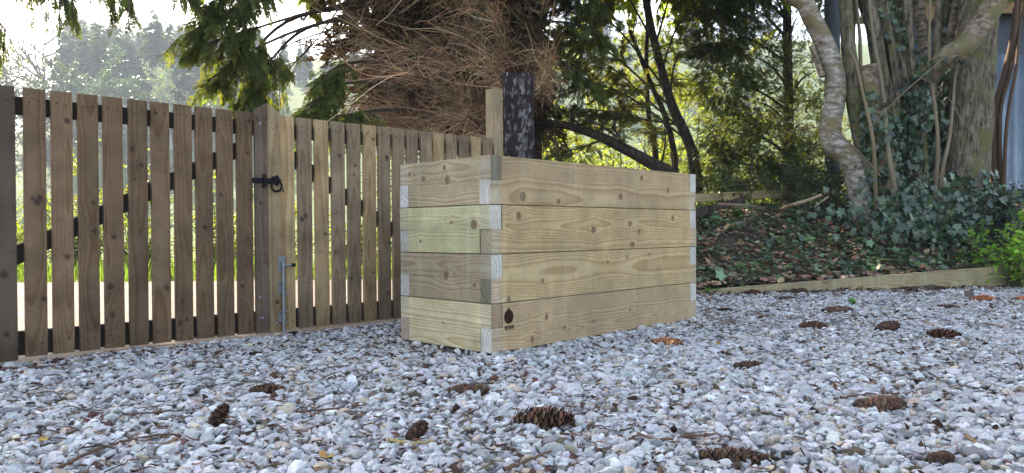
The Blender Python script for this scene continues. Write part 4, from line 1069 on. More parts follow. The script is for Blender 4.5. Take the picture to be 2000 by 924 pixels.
# arching bare brambles
for q, (pts, lab) in enumerate((
    ([P(1720, 345, 6.6), P(1660, 280, 6.5), P(1590, 248, 6.5), P(1500, 232, 6.6), P(1420, 205, 6.8)], 'long thin bare bramble arching left across the dark evergreen'),
    ([P(1700, 330, 6.7), P(1640, 262, 6.6), P(1580, 250, 6.6), P(1510, 265, 6.7)], 'short thin bramble below the long arching one'),
    ([P(1880, 300, 6.7), P(1878, 240, 6.6), P(1862, 205, 6.6), P(1850, 190, 6.7)], 'thin hooked pale stem in front of the thickest trunk'),
    ([P(1700, 250, 6.7), P(1745, 200, 6.6), P(1800, 150, 6.6), P(1900, 60, 6.8), P(1950, -20, 6.9)], 'fine straight twig rising right across the mossy limb'))):
    p_, r_ = limb(pts, .007, .003, 18); m = MB(); tubes(m, p_[None], r_[None], 5, col=np.array([.2, .14, .09]))
    tag(m.build('bramble_stem', M_TWIG), lab, 'bramble', 'arching bare stems by the coppiced tree')

# ================================================================== SHED of blue-grey sheets behind the tree
k = NT('blue_grey_sheet'); n = k.noise(6, 6, .7, k.obj((1, 1, .4))); M_SHEET = k.fin(k.ramp(n, [(.3, (.16, .20, .25)), (.7, (.30, .36, .42))]), .55, .4, .2)
k = NT('slate_board'); n = k.noise(6, 6, .7, k.obj((1, 1, .4))); M_SLATE = k.fin(k.ramp(n, [(.3, (.055, .065, .08)), (.7, (.13, .145, .165))]), .7, .3)
k = NT('plain_timber'); n = k.noise(14, 6, .7, k.obj((1, 1, 6))); M_TIMB = k.fin(k.ramp(n, [(.3, (.30, .18, .085)), (.7, (.50, .36, .20))]), .8, .2)
SY = 9.4
shed = thing('corrugated_shed', 'blue grey corrugated sheet shed wall with a timber wall plate behind the thickest trunk', 'shed', tuple(P(1930, 400, SY) * [1, 1, 0] + Z3 * .6))
def corr(x0, x1, z0, z1, y, pitch, amp, mat, name):
    nx = int((x1 - x0) / pitch * 8); xs = np.linspace(x0, x1, nx); ys = y + amp * np.sin((xs - x0) / pitch * 2 * np.pi)
    m = MB(); V = np.array([[x, yy + dy, z] for dy in (0, .004) for z in (z0, z1) for x, yy in zip(xs, ys)])
    i = np.arange(nx - 1); m.add(V, np.vstack([np.stack([i, i + 1, i + nx + 1, i + nx], 1), np.stack([i + 2 * nx + nx, i + 3 * nx + 1, i + 2 * nx + 1, i + 2 * nx], 1), np.stack([i + nx, i + nx + 1, i + 3 * nx + 1, i + 3 * nx], 1)]))
    return m.build(name, mat, shed, smooth=True)
xa, xb = P(1780, 300, SY)[0], P(2120, 300, SY)[0]
corr(P(1918, 300, SY - .12)[0], xb, .55, P(1950, 106, SY - .12)[2], SY - .12, .15, .022, M_SHEET, 'corrugated_sheet')
corr(xa, xb, .5, P(1850, 24, SY)[2], SY, .28, .012, M_SLATE, 'slate_panel')
for x0, x1, y0, y1, nm in ((1800, 1852, 10, 42, 'wall_plate'), (1935, 2120, 8, 28, 'wall_plate'), (1852, 1935, 12, 30, 'wall_plate')):
    m = MB(); a = P(x0, y1, SY - .08); b = P(x1, y1, SY - .08); b[2] = a[2]; hgt = (y1 - y0) / F_PX * SY
    box(m, a, b - a, Z3 * hgt, np.array([0, -.06, 0])); m.build(nm, M_TIMB, shed)
m = MB(); a = P(1780, 12, SY + .05); b = P(2120, 12, SY + .05); b[2] = a[2]
box(m, a + [-.05, -.32, .0], (b - a) + [.1, 0, 0], np.array([0, 2.4, .35]), np.array([0, 0, .03])); m.build('roof', M_SLATE, shed)
m = MB(); a = P(1616, 120, 8.6); tubes(m, np.array([P(1626, 420, 8.6) * [1, 1, 0] + Z3 * .5, P(1626, 120, 8.6), P(1624, -60, 8.6)]), np.full(3, .085), 12)
tag(m.build('round_pole', M_SLATE, smooth=True), 'smooth slate grey round pole standing behind the mossy stems', 'pole')
# laurel-like bluish shrubs on the right, bright shrub nearest the edging
shrub('laurel_shrub', 'dark bluish glossy shrub in front of the blue sheet', 'shrub', bz(P(1930, 400, 6.9)), .85, .55, 24, 1100, .052, (.03, .055, .032), M_GLOSS, rt)
shrub('laurel_shrub', 'dark bluish glossy shrub at the right edge under the leaning brown stems', 'shrub', bz(P(1995, 400, 6.7)), .95, .5, 22, 900, .052, (.03, .055, .034), M_GLOSS, rt)
shrub('bright_shrub', 'bright lime green leafy shrub at the right edge above the timber edging', 'shrub', bz(P(1975, 480, 6.22)), .85, .36, 26, 900, .062, (.19, .33, .05), M_BROAD, rt, lmin=.15)

# ================================================================== BANK COVER
N = 30000
uu = rt.uniform(-1.0, 5.0, N); dd_ = .08 + 4.0 * rt.random(N) ** 1.25
x = E0[0] + ED[0] * uu + EN[0] * dd_; y = E0[1] + ED[1] * uu + EN[1] * dd_
dens = .5 + .5 * np.sin(x * 3.1 + 1) * np.sin(y * 3.7) + .55 * np.sin(x * 7.3) * np.sin(y * 6.1 + 2)
ok = rt.random(N) < np.clip(.34 + .6 * dens, .08, 1) * np.clip((dd_ - .02) / .22, .25, 1); x, y, dd2 = x[ok], y[ok], dd_[ok]; n = len(x)
hgt = rt.uniform(.005, .075, n)
pos = np.stack([x, y, bank_h(x, y) + hgt], -1); up = norm(np.array([0, -.35, 1.0]) + rdir(n, rt) * .55); d = rdir(n, rt) * [1, 1, .3]
X, Y, Zz = frames(d, up, .037 * np.exp(rt.normal(-.1, .42, n))); m = MB()
inst(m, IVY_V, IVY_F, pos, X, Y, Zz, col=jitcol([.068, .102, .043], n, .5, rt, .13))
tag(m.build('ivy_ground_cover', M_IVY, loc=(0, 0, 0)), 'carpet of dark green ivy leaves over the bank', 'ivy', kind='stuff')
DL_V = np.array([[0, 0, 0], [.25, .26, .10], [.55, .34, .02], [.8, .16, .08], [1, 0, -.02], [.8, -.16, .10], [.55, -.34, .0], [.25, -.26, .12], [.5, 0, -.03]], float)
DL_F = np.array([[8, i, (i + 1) % 8] for i in range(8)])[:, ::-1]
N = 7200
uu = rt.uniform(-1.0, 5.0, N); dd_ = .03 + 3.2 * rt.random(N) ** 1.1
x = E0[0] + ED[0] * uu + EN[0] * dd_; y = E0[1] + ED[1] * uu + EN[1] * dd_
pos = np.stack([x, y, bank_h(x, y) + rt.uniform(.004, .04, N)], -1); up = norm(np.array([0, -.3, 1.0]) + rdir(N, rt) * .55); X, Y, Zz = frames(rdir(N, rt) * [1, 1, .3], up, .065 * rt.uniform(.4, 1.4, N))
m = MB(); inst(m, DL_V, DL_F, pos, X, Y, Zz, col=jitcol([.30, .19, .125], N, .4, rt, .1))
tag(m.build('leaf_litter', M_DEADLEAF, loc=(0, 0, 0)), 'brown dead leaves lying between the ivy on the bank', 'leaf litter', kind='stuff')
# needles, bark crumbs and stems between the stones and along the edging
N = 32000
x = rt.uniform(-4.2, 5, N); y = rt.uniform(1.1, 6.4, N)
patch = np.sin(x * 2.3 + 1.2 * y) + np.sin(y * 3.9 - x) + .6 * np.sin(x * 6 + y * 5)
ok = (fence_side(x, y) < -.02) & (edge_d(x, y) < -.01) & (np.abs(x) < .8 * y + .3) & (rt.random(N) < np.clip(.30 + .22 * patch + .55 * np.exp(-np.abs(edge_d(x, y)) / .22) + 1.1 * np.exp(-np.abs(fence_side(x, y)) / .75), .03, 1))
x, y = x[ok], y[ok]; n = len(x)
d = norm(rdir(n, rt) * [1, 1, .16] + [.5, .1, 0])
TWg = bezier_set(np.stack([x, y, rt.uniform(.006, .018, n)], -1), d, rt.uniform(.012, .06, n) * np.exp(rt.normal(0, .35, n)), rt.uniform(-.05, .1, n), 4, rt, .25)
TWg[..., 2] = np.clip(TWg[..., 2], .003, .03); m = MB()
tubes(m, TWg, taper(rt.uniform(.0012, .0032, n), .0009, n, 4), 4, col=jitcol([.12, .075, .048], n, .45, rt))
N2 = 9000; x = rt.uniform(-4.2, 5, N2); y = 1.1 + 5.3 * rt.random(N2) ** 1.3; ok = (fence_side(x, y) < -.02) & (edge_d(x, y) < -.005) & (np.abs(x) < .8 * y + .3); x, y = x[ok], y[ok]; n = len(x)
X, Y, Zz = rot_frames(n, rt, .5); s_ = .0075 * np.exp(rt.normal(0, .35, n)); shp, sf = stone_shapes(0, 1, rt)
inst(m, shp[0], sf, np.stack([x, y, rt.uniform(.006, .016, n)], -1), X * s_[:, None] * 1.3, Y * s_[:, None], Zz * s_[:, None] * .6, col=jitcol([.07, .042, .03], n, .4, rt))
N3 = 900; x = rt.uniform(-1, 6, N3); dd_ = rt.exponential(.09, N3); xx = E0[0] + ED[0] * x - EN[0] * dd_; yy = E0[1] + ED[1] * x - EN[1] * dd_
X, Y, Zz = frames(rdir(N3, rt) * [1, 1, .3], norm(np.array([0, 0, 1.0]) + rdir(N3, rt) * .6), .035 * rt.uniform(.4, 1.4, N3))
inst(m, DL_V, DL_F, np.stack([xx, yy, np.full(N3, .02)], -1), X, Y, Zz, col=jitcol([.11, .07, .045], N3, .4, rt))
tag(m.build('twig_litter', M_TWIG, loc=(0, 0, 0)), 'needles, broken stems and bark crumbs scattered over the gravel', 'twig litter', kind='stuff')

# fallen branches on the bank
def onb(px, py, lift=.03):
    d_ = ray(px, py); t_ = np.linspace(4.5, 10, 500); q = CAM + d_ * t_[:, None]; hh_ = np.where(edge_d(q[:, 0], q[:, 1]) > 0, bank_h(q[:, 0], q[:, 1]), 0)
    i_ = np.argmax(q[:, 2] < hh_ + lift) if (q[:, 2] < hh_ + lift).any() else 200
    return q[i_]
for pts, r0, r1, lab, c_ in (([(1522, 409), (1548, 400), (1575, 392), (1604, 381)], .020, .012, 'thick pale fallen branch sloping up the bank to the pale curved trunk', [.30, .22, .14]),
                         ([(1395, 462), (1430, 440), (1470, 425), (1500, 408)], .016, .010, 'thin pale fallen branch low on the ivy bank beside the planter', [.27, .2, .13]),
                         ([(1402, 399), (1450, 401), (1500, 407), (1545, 411)], .014, .009, 'thin grey brown branch lying along the top of the bank', [.2, .14, .09]),
                         ([(1690, 475), (1720, 470), (1760, 466)], .010, .007, 'short dark stick on the ivy in the middle of the bank', [.09, .06, .045]),
                         ([(1590, 408), (1602, 396), (1618, 384)], .010, .006, 'thin steep stick propped beside the thick pale fallen branch', [.3, .24, .16])):
    q = [onb(*p_) for p_ in pts]; p_, r_ = limb(q, r0, r1, 14); m = MB(); tubes(m, p_[None], r_[None], 8, col=np.array(c_), cap=True)
    tag(m.build('fallen_branch', M_TWIG), lab, 'branch', 'fallen branches on the bank')
for pts, r0, lab in (([(105, 920), (190, 878), (300, 850), (345, 848)], .0042, 'long brown twig on the gravel at the bottom left'),
                     ([(240, 810), (300, 806), (372, 800)], .0030, 'thin straight brown twig on the gravel left of the upright cone'),
                     ([(985, 918), (1030, 900), (1075, 880)], .0050, 'brown bent twig on the gravel below the biggest cone'),
                     ([(1245, 848), (1290, 860), (1340, 852), (1400, 850), (1440, 858)], .0036, 'long thin dark twig on the gravel right of the biggest cone'),
                     ([(1640, 776), (1690, 770), (1780, 768)], .0034, 'thin brown twig lying just behind the wide brown cone at right'),
                     ([(1885, 850), (1905, 862), (1925, 885)], .0055, 'short pale tan twig at the bottom right'),
                     ([(760, 858), (800, 866), (850, 862)], .0046, 'pale brown twig lying against the dark end-on cone'),
                     ([(285, 762), (370, 756), (470, 745), (520, 748)], .0034, 'long thin twig lying left of the flat tan cone'),
                     ([(570, 806), (640, 800), (720, 790)], .0034, 'thin brown twig in the middle of the gravel'),
                     ([(0, 722), (70, 717), (140, 712)], .0046, 'dark twig on the gravel near the hinge end of the gate')):
    q = [G(*p_, z=.014) for p_ in pts]; p_, r_ = limb(q, r0, r0 * .55, 16); p_ = p_ + rt.normal(0, .0015, p_.shape); m = MB(); tubes(m, p_[None], r_[None], 6, col=jitcol([.12, .075, .048] if 'pale' not in lab else [.30, .20, .12], 1, .12, rt)[0], cap=True)
    tag(m.build('fallen_twig', M_TWIG), lab, 'twig', 'twigs lying on the gravel')

# small fresh leaves at the foot of the bank
for px, py, s_, lab in ((1385, 558, .085, 'big round green leaf at the foot of the bank beside the planter'), (1446, 549, .055, 'small bright green leaf at the foot of the bank right of the round one'),
                        (1698, 522, .065, 'bright round leaf low on the bank in the middle'), (1440, 412, .08, 'fresh bright green sprig on the bank below the thin branch'), (1660, 580, .075, 'limp pale green leaf lying on the gravel by the edging')):
    q = onb(px, py + 8, .03); t_ = thing('green_leaf_plant', lab, 'plant', tuple(q)); m = MB(); n = 7 if 'sprig' in lab else 3
    pos = q + rt.normal(0, s_ * (.5 if n > 3 else .12), (n, 3)) * [1, .6, .4]
    leaves(m, pos, np.full(n, s_) * rt.uniform(.6, 1.1, n), jitcol([.085, .19, .04], n, .2, rt), rt, tv=LEAF_V * [1, 1.6, 1], tf=LEAF_F, d=norm(rdir(n, rt) * [1, .4, .5]), up=.2); m.build('leaves', M_BROAD, t_)
    m = MB(); st_ = bezier_set(np.repeat(q[None] - Z3 * .03, n, 0), norm(pos - q + Z3 * .05), np.full(n, .06), np.zeros(n), 4, rt); tubes(m, st_, np.full((n, 4), .0016), 4, col=np.array([.1, .15, .05])); m.build('stems', M_TWIG, t_)

# ================================================================== CONES
def cone_mesh(seed, open_=1.0, rows=22, per=9):
    """spruce cone along x, length 1, radius about .17"""
    r = np.random.default_rng(seed); m = MB()
    prof = lambda t: .165 * np.clip(np.sin(np.pi * (t * .86 + .10)), 0, 1) ** .55
    t = np.linspace(0, 1, 10); tubes(m, np.stack([t, 0 * t, 0 * t], -1), prof(t) * .62, 8, col=np.array([.035, .02, .014]), cap=True)
    n = rows * per; i = np.arange(n); tt = (i + .5) / n; ang = i * 2.39996
    rad = prof(tt); R = np.stack([0 * ang, np.cos(ang), np.sin(ang)], -1)
    lift = open_ * r.uniform(.7, 1.35, n) * 1.0
    d = norm(np.stack([np.full(n, 1.0), 0 * ang, 0 * ang], -1) * (1.0 - .25 * lift[:, None]) + R * lift[:, None])
    SV = np.array([[0, .0, 0], [.35, .42, .05], [.75, .46, .05], [1, .18, .0], [1.06, 0, -.03], [1, -.18, 0], [.75, -.46, .05], [.35, -.42, .05], [.55, 0, .14]], float); SF = np.array([[8, a, (a + 1) % 8] for a in range(8)])[:, ::-1]
    X, Y, Zz = frames(d, R, .128 * r.uniform(.8, 1.25, n) * (.62 + .5 * np.sin(np.pi * tt)))
    pos = np.stack([tt - .02, 0 * tt, 0 * tt], -1) + R * (rad * .55)[:, None]
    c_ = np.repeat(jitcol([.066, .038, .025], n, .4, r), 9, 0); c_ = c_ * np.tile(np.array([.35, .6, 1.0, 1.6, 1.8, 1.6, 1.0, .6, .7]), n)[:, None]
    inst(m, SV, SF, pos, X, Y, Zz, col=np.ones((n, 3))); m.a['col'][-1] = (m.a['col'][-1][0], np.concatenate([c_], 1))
    return m
CONE = {}

def cone(px, py, wpx, ang, label, kind=0, tint=None, tilt=0.0, fat=1.0, full=None, group='spruce cones lying on the gravel'):
    """px,py: bottom centre in the photo, wpx: length seen"""
    q = G(px, py); L = full or wpx / F_PX * q[1] / max(.6, abs(math.cos(ang)))
    if kind not in CONE:
        mm = cone_mesh(300 + kind, (1.0, 1.25, .75)[kind % 3]); CONE[kind] = mm
    mm = CONE[kind]
    ob = mm.build('spruce_cone', M_CONE, loc=(0.5, 0, 0))
    key = ('me', kind, tint)
    if key in CONE: old = ob.data; ob.data = CONE[key]; bpy.data.meshes.remove(old)
    else:
        if tint is not None:
            at = ob.data.attributes['col']; a_ = np.zeros(len(at.data) * 4, np.float32); at.data.foreach_get('color', a_); a_ = a_.reshape(-1, 4); a_[:, :3] *= tint; at.data.foreach_set('color', a_.ravel())
        CONE[key] = ob.data
    ob.location = (q[0], q[1] + L * .15 * fat, max(.002 + .105 * L * fat, .012) + (.30 * L * math.sin(tilt) if tilt else 0)); ob.rotation_euler = (rt.uniform(0, 6.28), -tilt, ang); ob.scale = (L, L * fat, L * fat)
    return tag(ob, label, 'pine cone', group)
A = math.radians
cone(422, 838, 62, A(60), 'dark open cone standing on end at the left of the gravel', 1, (.75, .65, .6), tilt=.75, fat=1.25, full=.075)
cone(518, 773, 66, A(4), 'flat tan brown cone left of centre on the gravel', 0, (1.5, 1.4, 1.25))
cone(806, 746, 42, A(12), 'small brown cone lying in front of the planter left face', 2, (1.2, 1.1, 1.0))
cone(912, 772, 84, A(12), 'long slim brown cone just in front of the planter corner', 2, (1.35, 1.25, 1.1), fat=.75)
cone(812, 862, 46, A(60), 'dark cone seen end on, left of the biggest cone', 1, (.6, .5, .5), tilt=.35, fat=1.2, full=.075)
cone(1064, 842, 122, A(-4), 'biggest open brown cone in the foreground centre', 1, (1.25, 1.1, 1.0), fat=1.1)
cone(1303, 676, 60, A(-4), 'orange tan cone beside the right side of the planter', 2, (4.6, 3.4, 2.4), fat=.85)
cone(1466, 723, 60, A(-3), 'dark brown cone on the open gravel right of the orange tan one', 0, fat=.9)
cone(1590, 645, 56, A(8), 'reddish dark cone near the edging, right of the planter', 1, (1.1, .8, .7), fat=.9)
cone(1737, 649, 54, A(24), 'dark cone tilted up at its right end', 1, (.8, .6, .6), tilt=.12, fat=.9)
cone(1849, 662, 52, A(-30), 'round dark open cone toward the right edge', 1, (1.0, .7, .6), fat=1.0)
cone(1637, 613, 62, A(6), 'grey brown cone close to the edging in the middle', 0, (1.2, 1.1, 1.1), fat=.75)
cone(1723, 804, 104, A(8), 'wide weathered brown cone in the right foreground', 0, (1.3, 1.25, 1.1), fat=.85)
cone(1436, 908, 130, A(-10), 'dark cone cut by the bottom of the picture', 0, (.9, .75, .65), fat=.7)
cone(1848, 605, 52, A(-5), 'thin closed cone half sunk in the gravel by the edging', 2, (1.0, .8, .7), fat=.6)
cone(1922, 590, 46, A(0), 'orange brown cone by the edging at the right', 2, (4.2, 2.3, 1.2), fat=.9)
cone(1998, 588, 34, A(10), 'orange cone cut by the right edge of the picture', 2, (4.2, 2.3, 1.2), fat=.9)
cone(1538, 588, 34, A(0), 'small brown cone by the edging, left of the middle', 0, fat=.9)
cone(1471, 577, 36, A(0), 'small reddish cone against the edging beside the planter', 1, (.9, .7, .6), fat=.9)
cone(1566, 574, 28, A(30), 'tiny dark cone tucked against the middle of the edging', 1, (.8, .6, .6), fat=1.0)
cone(1416, 610, 28, A(-10), 'little dark cone right beside the planter far corner', 0, (.7, .6, .6), fat=.9)
cone(1840, 912, 66, A(25), 'dark cone at the bottom right corner', 1, (.7, .6, .5), fat=1.0)
cone(497, 697, 24, A(10), 'tiny dark cone between the gate and the flat tan cone', 0, (.7, .6, .6))
cone(572, 657, 24, A(0), 'tiny dark cone near the drop bolt', 0, (.7, .5, .5))
def lump(px, py, wpx, col, name, label, cat, seed, flat=.7):
    q = G(px, py); L = wpx / F_PX * q[1] / 2; r = np.random.default_rng(seed); V, F = stone_shapes(2, 1, r); m = MB(); m.add(V[0] * [L / 1.1, L * .8, L * flat] + q + Z3 * L * .3, F, col=np.array(col)); return tag(m.build(name, M_CONE, smooth=False), label, cat)
lump(369, 741, 26, (.42, .24, .12), 'wood_chip', 'orange tan chip of wood on the gravel in front of the gate', 'wood chip', 1)
lump(1889, 838, 26, (.72, .72, .70), 'white_pebble', 'rounded white pebble in the right foreground', 'pebble', 2, 1.0)
lump(1893, 582, 26, (.10, .075, .06), 'dark_stone', 'dark brown lump beside the orange brown cone by the edging', 'stone', 3, 1.0)
lump(960, 812, 40, (.22, .235, .26), 'grey_stone', 'large flat blue grey stone left of the biggest cone', 'stone', 4, .6)
for px, py, lab in ((1407, 678, 'yellow dead leaf standing up on the gravel beside the orange tan cone'), (75, 872, 'small yellow dead leaf on the gravel at the lower left'), (640, 905, 'ochre dead leaf on the gravel at the bottom'), (1770, 583, 'pale curled dead leaf on the gravel by the edging')):
    q = G(px, py); m = MB(); n = 2; X, Y, Zz = frames(norm(rdir(n, rt) * [1, .5, .3] + [0, 0, .35]), norm(rdir(n, rt) * .6 + [0, -.8, .4]), np.full(n, .026) * [1, .7]); inst(m, DL_V, DL_F, np.repeat(q[None] + Z3 * .012, n, 0), X, Y, Zz, col=jitcol([.42, .27, .09], n, .2, rt)); tag(m.build('dead_leaf', M_DEADLEAF), lab, 'leaf')

# ================================================================== BEYOND THE GATE: verge, hedge, field
rg = np.random.default_rng(99)
GB_V = np.array([[0, .02, 0], [0, -.02, 0], [.12, .012, .6], [.12, -.012, .6], [.4, 0, 1]], float); GB_F = np.array([[0, 1, 3], [0, 3, 2], [2, 3, 4]])
N = 16000; x = rg.uniform(-11, 12, N); y = far_edge(x) + .1 + rg.random(N) ** 1.4 * 3.2; az_ = rg.uniform(0, 6.28, N)
X = np.stack([np.cos(az_), np.sin(az_), 0 * az_], -1); Y = np.stack([-np.sin(az_), np.cos(az_), 0 * az_], -1); Zz = np.tile(Z3, (N, 1)); s_ = rg.uniform(.10, .30, (N, 1))
m = MB(); inst(m, GB_V, GB_F, np.stack([x, y, ground_h(x, y) - .03], -1), X * s_, Y * s_ * 1.2, Zz * s_, col=jitcol([.11, .16, .03], N, .25, rg))
tag(m.build('verge_grass', M_BROAD, loc=(0, 0, 0)), 'sunlit long grass along the far side of the road', 'grass', kind='stuff')
hedge = []
protos = [shrub('hedge_shrub', 'sunlit yellow green shrub in the hedge across the road seen through the gate', 'shrub', (-5.2, 9.9, 0), 1.35 + .2 * q, .75, 40, 4200, .05, (.17, .20, .035), M_BROAD, rg, 'hedge shrubs across the road', lmin=.05) for q in range(3)]
protos[0].location = (-6.9, 9.8, 0); protos[1].location = (-5.9, 9.9, 0); protos[2].location = (-4.9, 9.8, 0)
for q, (hx, hy, sc) in enumerate(((-7.8, 10, .9), (-4.0, 10, .95), (-3.1, 9.9, .9), (-2.2, 10.1, 1.0), (-1.3, 10, .95), (-.4, 10.2, 1.1), (.5, 10.4, 1.25), (1.3, 10.6, 1.25), (2.1, 10.9, 1.3), (2.9, 11.0, 1.3), (3.7, 11.2, 1.3), (.1, 12, 1.6), (1.0, 12.2, 1.6), (1.9, 12.4, 1.6), (2.8, 12.6, 1.6), (4.6, 12.5, 1.4), (-.6, 14.5, 1.7), (.6, 15, 1.8), (1.6, 14.8, 1.9), (2.7, 15.2, 1.9), (3.8, 15, 1.9), (5.0, 15.5, 1.9), (.0, 17, 2.0), (1.7, 17.5, 2.1), (3.2, 17.2, 2.1), (5.4, 12.6, 1.4))):
    c_ = copy_tree(protos[q % 3]); c_.location = (hx, hy, 0); c_.rotation_euler = (0, 0, rg.uniform(0, 6.28)); c_.scale = (sc, sc, sc * rg.uniform(.85, 1.1))
    if hx > -.8: c_['label'] = 'sunlit yellow green shrub across the road behind the planter and the arching trunk'; c_['group'] = 'bright shrubs behind the planter'
# thin bare saplings in the hedge
def bare_tree(name, label, cat, loc, h, rng, group=None, leaf=None, r0=.03, lv=(9, 6), wcol=(.12, .095, .07), spread=.8, mat=None, nleaf=0, lsize=.05, first=.25):
    t_ = thing(name, label, cat, tuple(loc), group); loc = np.array(loc, float)
    p_, r_ = limb([loc - Z3 * .2, loc + np.array([rng.normal(0, .03) * h, rng.normal(0, .03) * h, h * .45]), loc + np.array([rng.normal(0, .05) * h, rng.normal(0, .05) * h, h])], r0, r0 * .15, 14)
    m = MB(); tubes(m, p_[None], r_[None], 7, col=np.array(wcol)); m.build('trunk', M_TWIG, t_)
    n1 = lv[0]; t = rng.uniform(first, .95, n1); st_ = along(p_, t); d = norm(np.stack([rng.normal(0, spread, n1), rng.normal(0, spread, n1), rng.uniform(.35, 1, n1)], -1))
    B1 = bezier_set(st_, d, h * .42 * rng.uniform(.6, 1.1, n1) * (1.15 - .6 * t), rng.uniform(-.25, .1, n1), 7, rng, .12); m = MB(); tubes(m, B1, taper(r0 * .42, r0 * .12, n1, 7), 5, col=np.array(wcol))
    n2 = n1 * lv[1]; pos, tg = on_sets(B1, n2, rng, .2); B2 = bezier_set(pos, norm(tg + rdir(n2, rng) * .8 + [0, 0, .3]), h * .16 * rng.uniform(.5, 1.2, n2), rng.uniform(-.2, .2, n2), 5, rng, .15); tubes(m, B2, taper(r0 * .16, r0 * .05, n2, 5), 4, col=np.array(wcol))
    n3 = n2 * 4; pos, tg = on_sets(B2, n3, rng, .2); B3 = bezier_set(pos, norm(tg + rdir(n3, rng) * .8 + [0, 0, .2]), h * .07 * rng.uniform(.5, 1.2, n3), rng.uniform(-.2, .2, n3), 4, rng, .15); tubes(m, B3, taper(r0 * .07, r0 * .03, n3, 4), 3, col=np.array(wcol)); m.build('branches', M_TWIG, t_)
    if nleaf:
        pos, tg = on_sets(B3, nleaf, rng, .2); m = MB(); leaves(m, pos, lsize * rng.uniform(.6, 1.3, nleaf), jitcol(leaf, nleaf, .22, rng), rng); m.build('crown', mat or M_BROAD, t_)
    return t_
for q, (hx, hy, h_) in enumerate(((-6.3, 11.2, 1.7), (-4.6, 11.4, 1.6), (-3.0, 11.3, 1.55), (-1.6, 11.5, 1.6), (.3, 12.5, 3.6), (1.1, 14, 3.8), (1.9, 13, 4.0), (2.6, 14.5, 4.6), (3.2, 13.2, 4.2), (4.2, 14.5, 4.6))):
    bare_tree('hedge_sapling', ('thin pale sapling with few yellow leaves rising from the hedge behind the gate' if hx < -.8 else 'thin young tree with yellow green leaves behind the planter and the lacy tree'), 'sapling', (hx, hy, 0), h_, rg, 'saplings in the hedge', (.20, .22, .04), .02, (8, 5), (.2, .16, .11), nleaf=700 if hx < -.8 else 6500, lsize=.05 if hx < -.8 else .052)

# ================================================================== HILLSIDE WOOD
rk = np.random.default_rng(123)
def hill_conifer(loc, h, seed, label, group):
    r = np.random.default_rng(seed); t_ = thing('hill_conifer', label, 'tree', tuple(loc), group); loc = np.array(loc, float)
    m = MB(); tubes(m, np.array([loc - Z3 * .5, loc + Z3 * h * .5, loc + Z3 * h])[None], np.array([[.016 * h, .010 * h, .002 * h]]), 6); m.build('trunk', M_BARK_DARK, t_)
    n = 330; t = r.uniform(.14, 1, n) ** .9; az_ = r.uniform(0, 6.28, n); rad = h * .19 * (1.04 - t) ** .8 * r.uniform(.55, 1.15, n) + .02 * h
    o_ = np.stack([np.cos(az_), np.sin(az_), 0 * az_], -1); pos = loc + Z3 * (t * h)[:, None]; d = norm(o_ + [0, 0, -.28] + rdir(n, r) * .12)
    m = MB(); sprays(m, pos + o_ * (rad * .12)[:, None], d, rad * 1.0, jitcol([.022, .034, .018], n, .25, r), FRL, rng=r); m.build('crown', M_NEEDLE, t_); return t_
HC = [hill_conifer((0, 0, 0), 20, 700 + q, 'tall dark conifer among the hazy wood on the hillside beyond the gate', 'conifers of the hillside wood') for q in range(4)]
spots = []
for px in range(135, 520, 13):
    for row, y_ in ((0, 92), (1, 112), (2, 130)):
        spots.append((px + rk.normal(0, 5), y_ + rk.normal(0, 5)))
for px in list(range(560, 1500, 26)): spots.append((px + rk.normal(0, 6), 118 + rk.normal(0, 10)))
for q, (px, y_) in enumerate(spots):
    o_ = HC[q] if q < 4 else copy_tree(HC[q % 4]); x_ = float(P(px, 400, y_)[0]); z_ = float(hill_h(np.array(x_), np.array(y_)))
    top = np.interp(px, [100, 150, 240, 300, 420, 520, 800, 1500], [60, 22, 50, 45, 40, 70, 120, 140]) + rk.normal(0, 14) + (12 if y_ < 100 else 0)
    hh_ = max(7, P(px, top, y_)[2] - z_); s_ = hh_ / 20; o_.location = (x_, y_, z_ - .3); o_.scale = (s_ * rk.uniform(.95, 1.25),) * 2 + (s_,); o_.rotation_euler = (0, 0, rk.uniform(0, 6.28))
def hx(px, y_): 
    x_ = float(P(px, 400, y_)[0]); return (x_, y_, float(hill_h(np.array(x_), np.array(y_))))
def top_h(px, top, y_): return float(P(px, top, y_)[2] - hx(px, y_)[2])
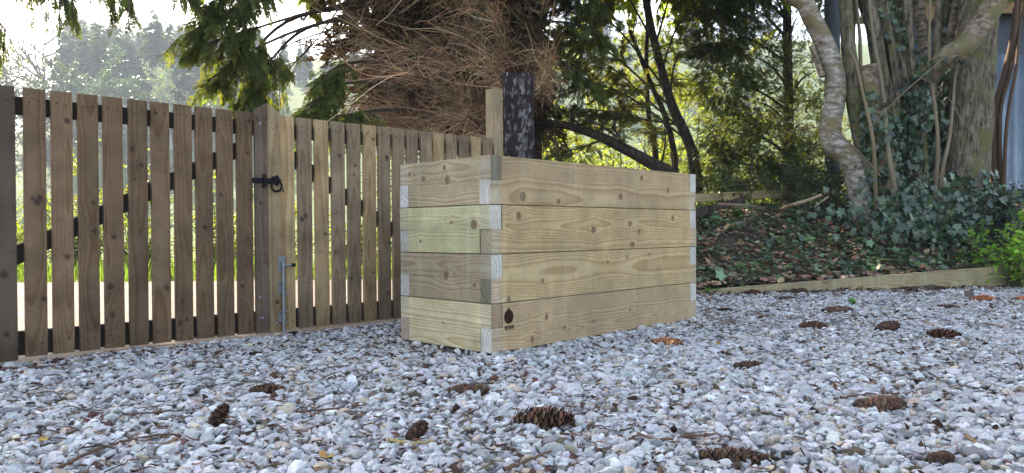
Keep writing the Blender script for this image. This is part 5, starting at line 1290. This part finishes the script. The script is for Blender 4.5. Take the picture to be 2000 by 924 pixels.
bare_tree('bare_tree', 'round bare winter tree standing against the sky at the left end of the hillside', 'tree', hx(80, 80), top_h(80, 64, 80), rk, r0=.30, lv=(22, 9), wcol=(.07, .06, .055), spread=.62)
bare_tree('bare_tree', 'bare tree with a few yellow green leaves at the left edge of the picture', 'tree', hx(8, 70), top_h(8, 95, 70), rk, r0=.22, lv=(18, 8), wcol=(.08, .065, .05), leaf=(.15, .17, .04), nleaf=700, lsize=.25)
bare_tree('flowering_tree', 'pale domed tree in blossom in front of the dark hillside wood', 'tree', hx(335, 84), top_h(335, 128, 84), rk, r0=.22, lv=(26, 9), wcol=(.40, .37, .32), spread=.9, leaf=(.50, .50, .42), nleaf=5200, lsize=.30, first=.12)
for px, tp_, y_, lab, c_ in ((175, 140, 74, 'light green young tree at the foot of the hillside wood, left of the blossom', (.085, .12, .045)), (130, 150, 72, 'yellowish green bushy tree below the round bare tree', (.10, .105, .045)), (225, 160, 78, 'soft green tree between the young tree and the blossom tree', (.075, .11, .045)),
                         (60, 165, 66, 'low olive bushy tree at the far left under the bare tree', (.085, .085, .045)), (450, 170, 80, 'pale green tree right of the blossom tree', (.08, .10, .055)), (265, 185, 70, 'low pale bush in the field below the wood', (.10, .11, .06))):
    bare_tree('hillside_tree', lab, 'tree', hx(px, y_), max(3.5, top_h(px, tp_, y_)), rk, r0=.16, lv=(20, 8), leaf=c_, nleaf=3600, lsize=.32, spread=.8, first=.12, mat=M_GLOSS)

# ================================================================== HAZE
k = bpy.data.materials.new('haze_air'); k.use_nodes = True; nt_ = k.node_tree; nt_.nodes.remove(nt_.nodes['Principled BSDF'])
pv = nt_.nodes.new('ShaderNodeVolumePrincipled'); pv.inputs['Color'].default_value = (.78, .89, 1.0, 1); pv.inputs['Density'].default_value = HAZE; pv.inputs['Anisotropy'].default_value = .0
nt_.links.new(pv.outputs[0], nt_.nodes['Material Output'].inputs['Volume'])
m = MB(); box(m, (-420, -60, -1.3), (840, 0, 0), (0, 580, 0), (0, 0, 62)); tag(m.build('haze', k, loc=(0, 0, 0)), kind='stuff')
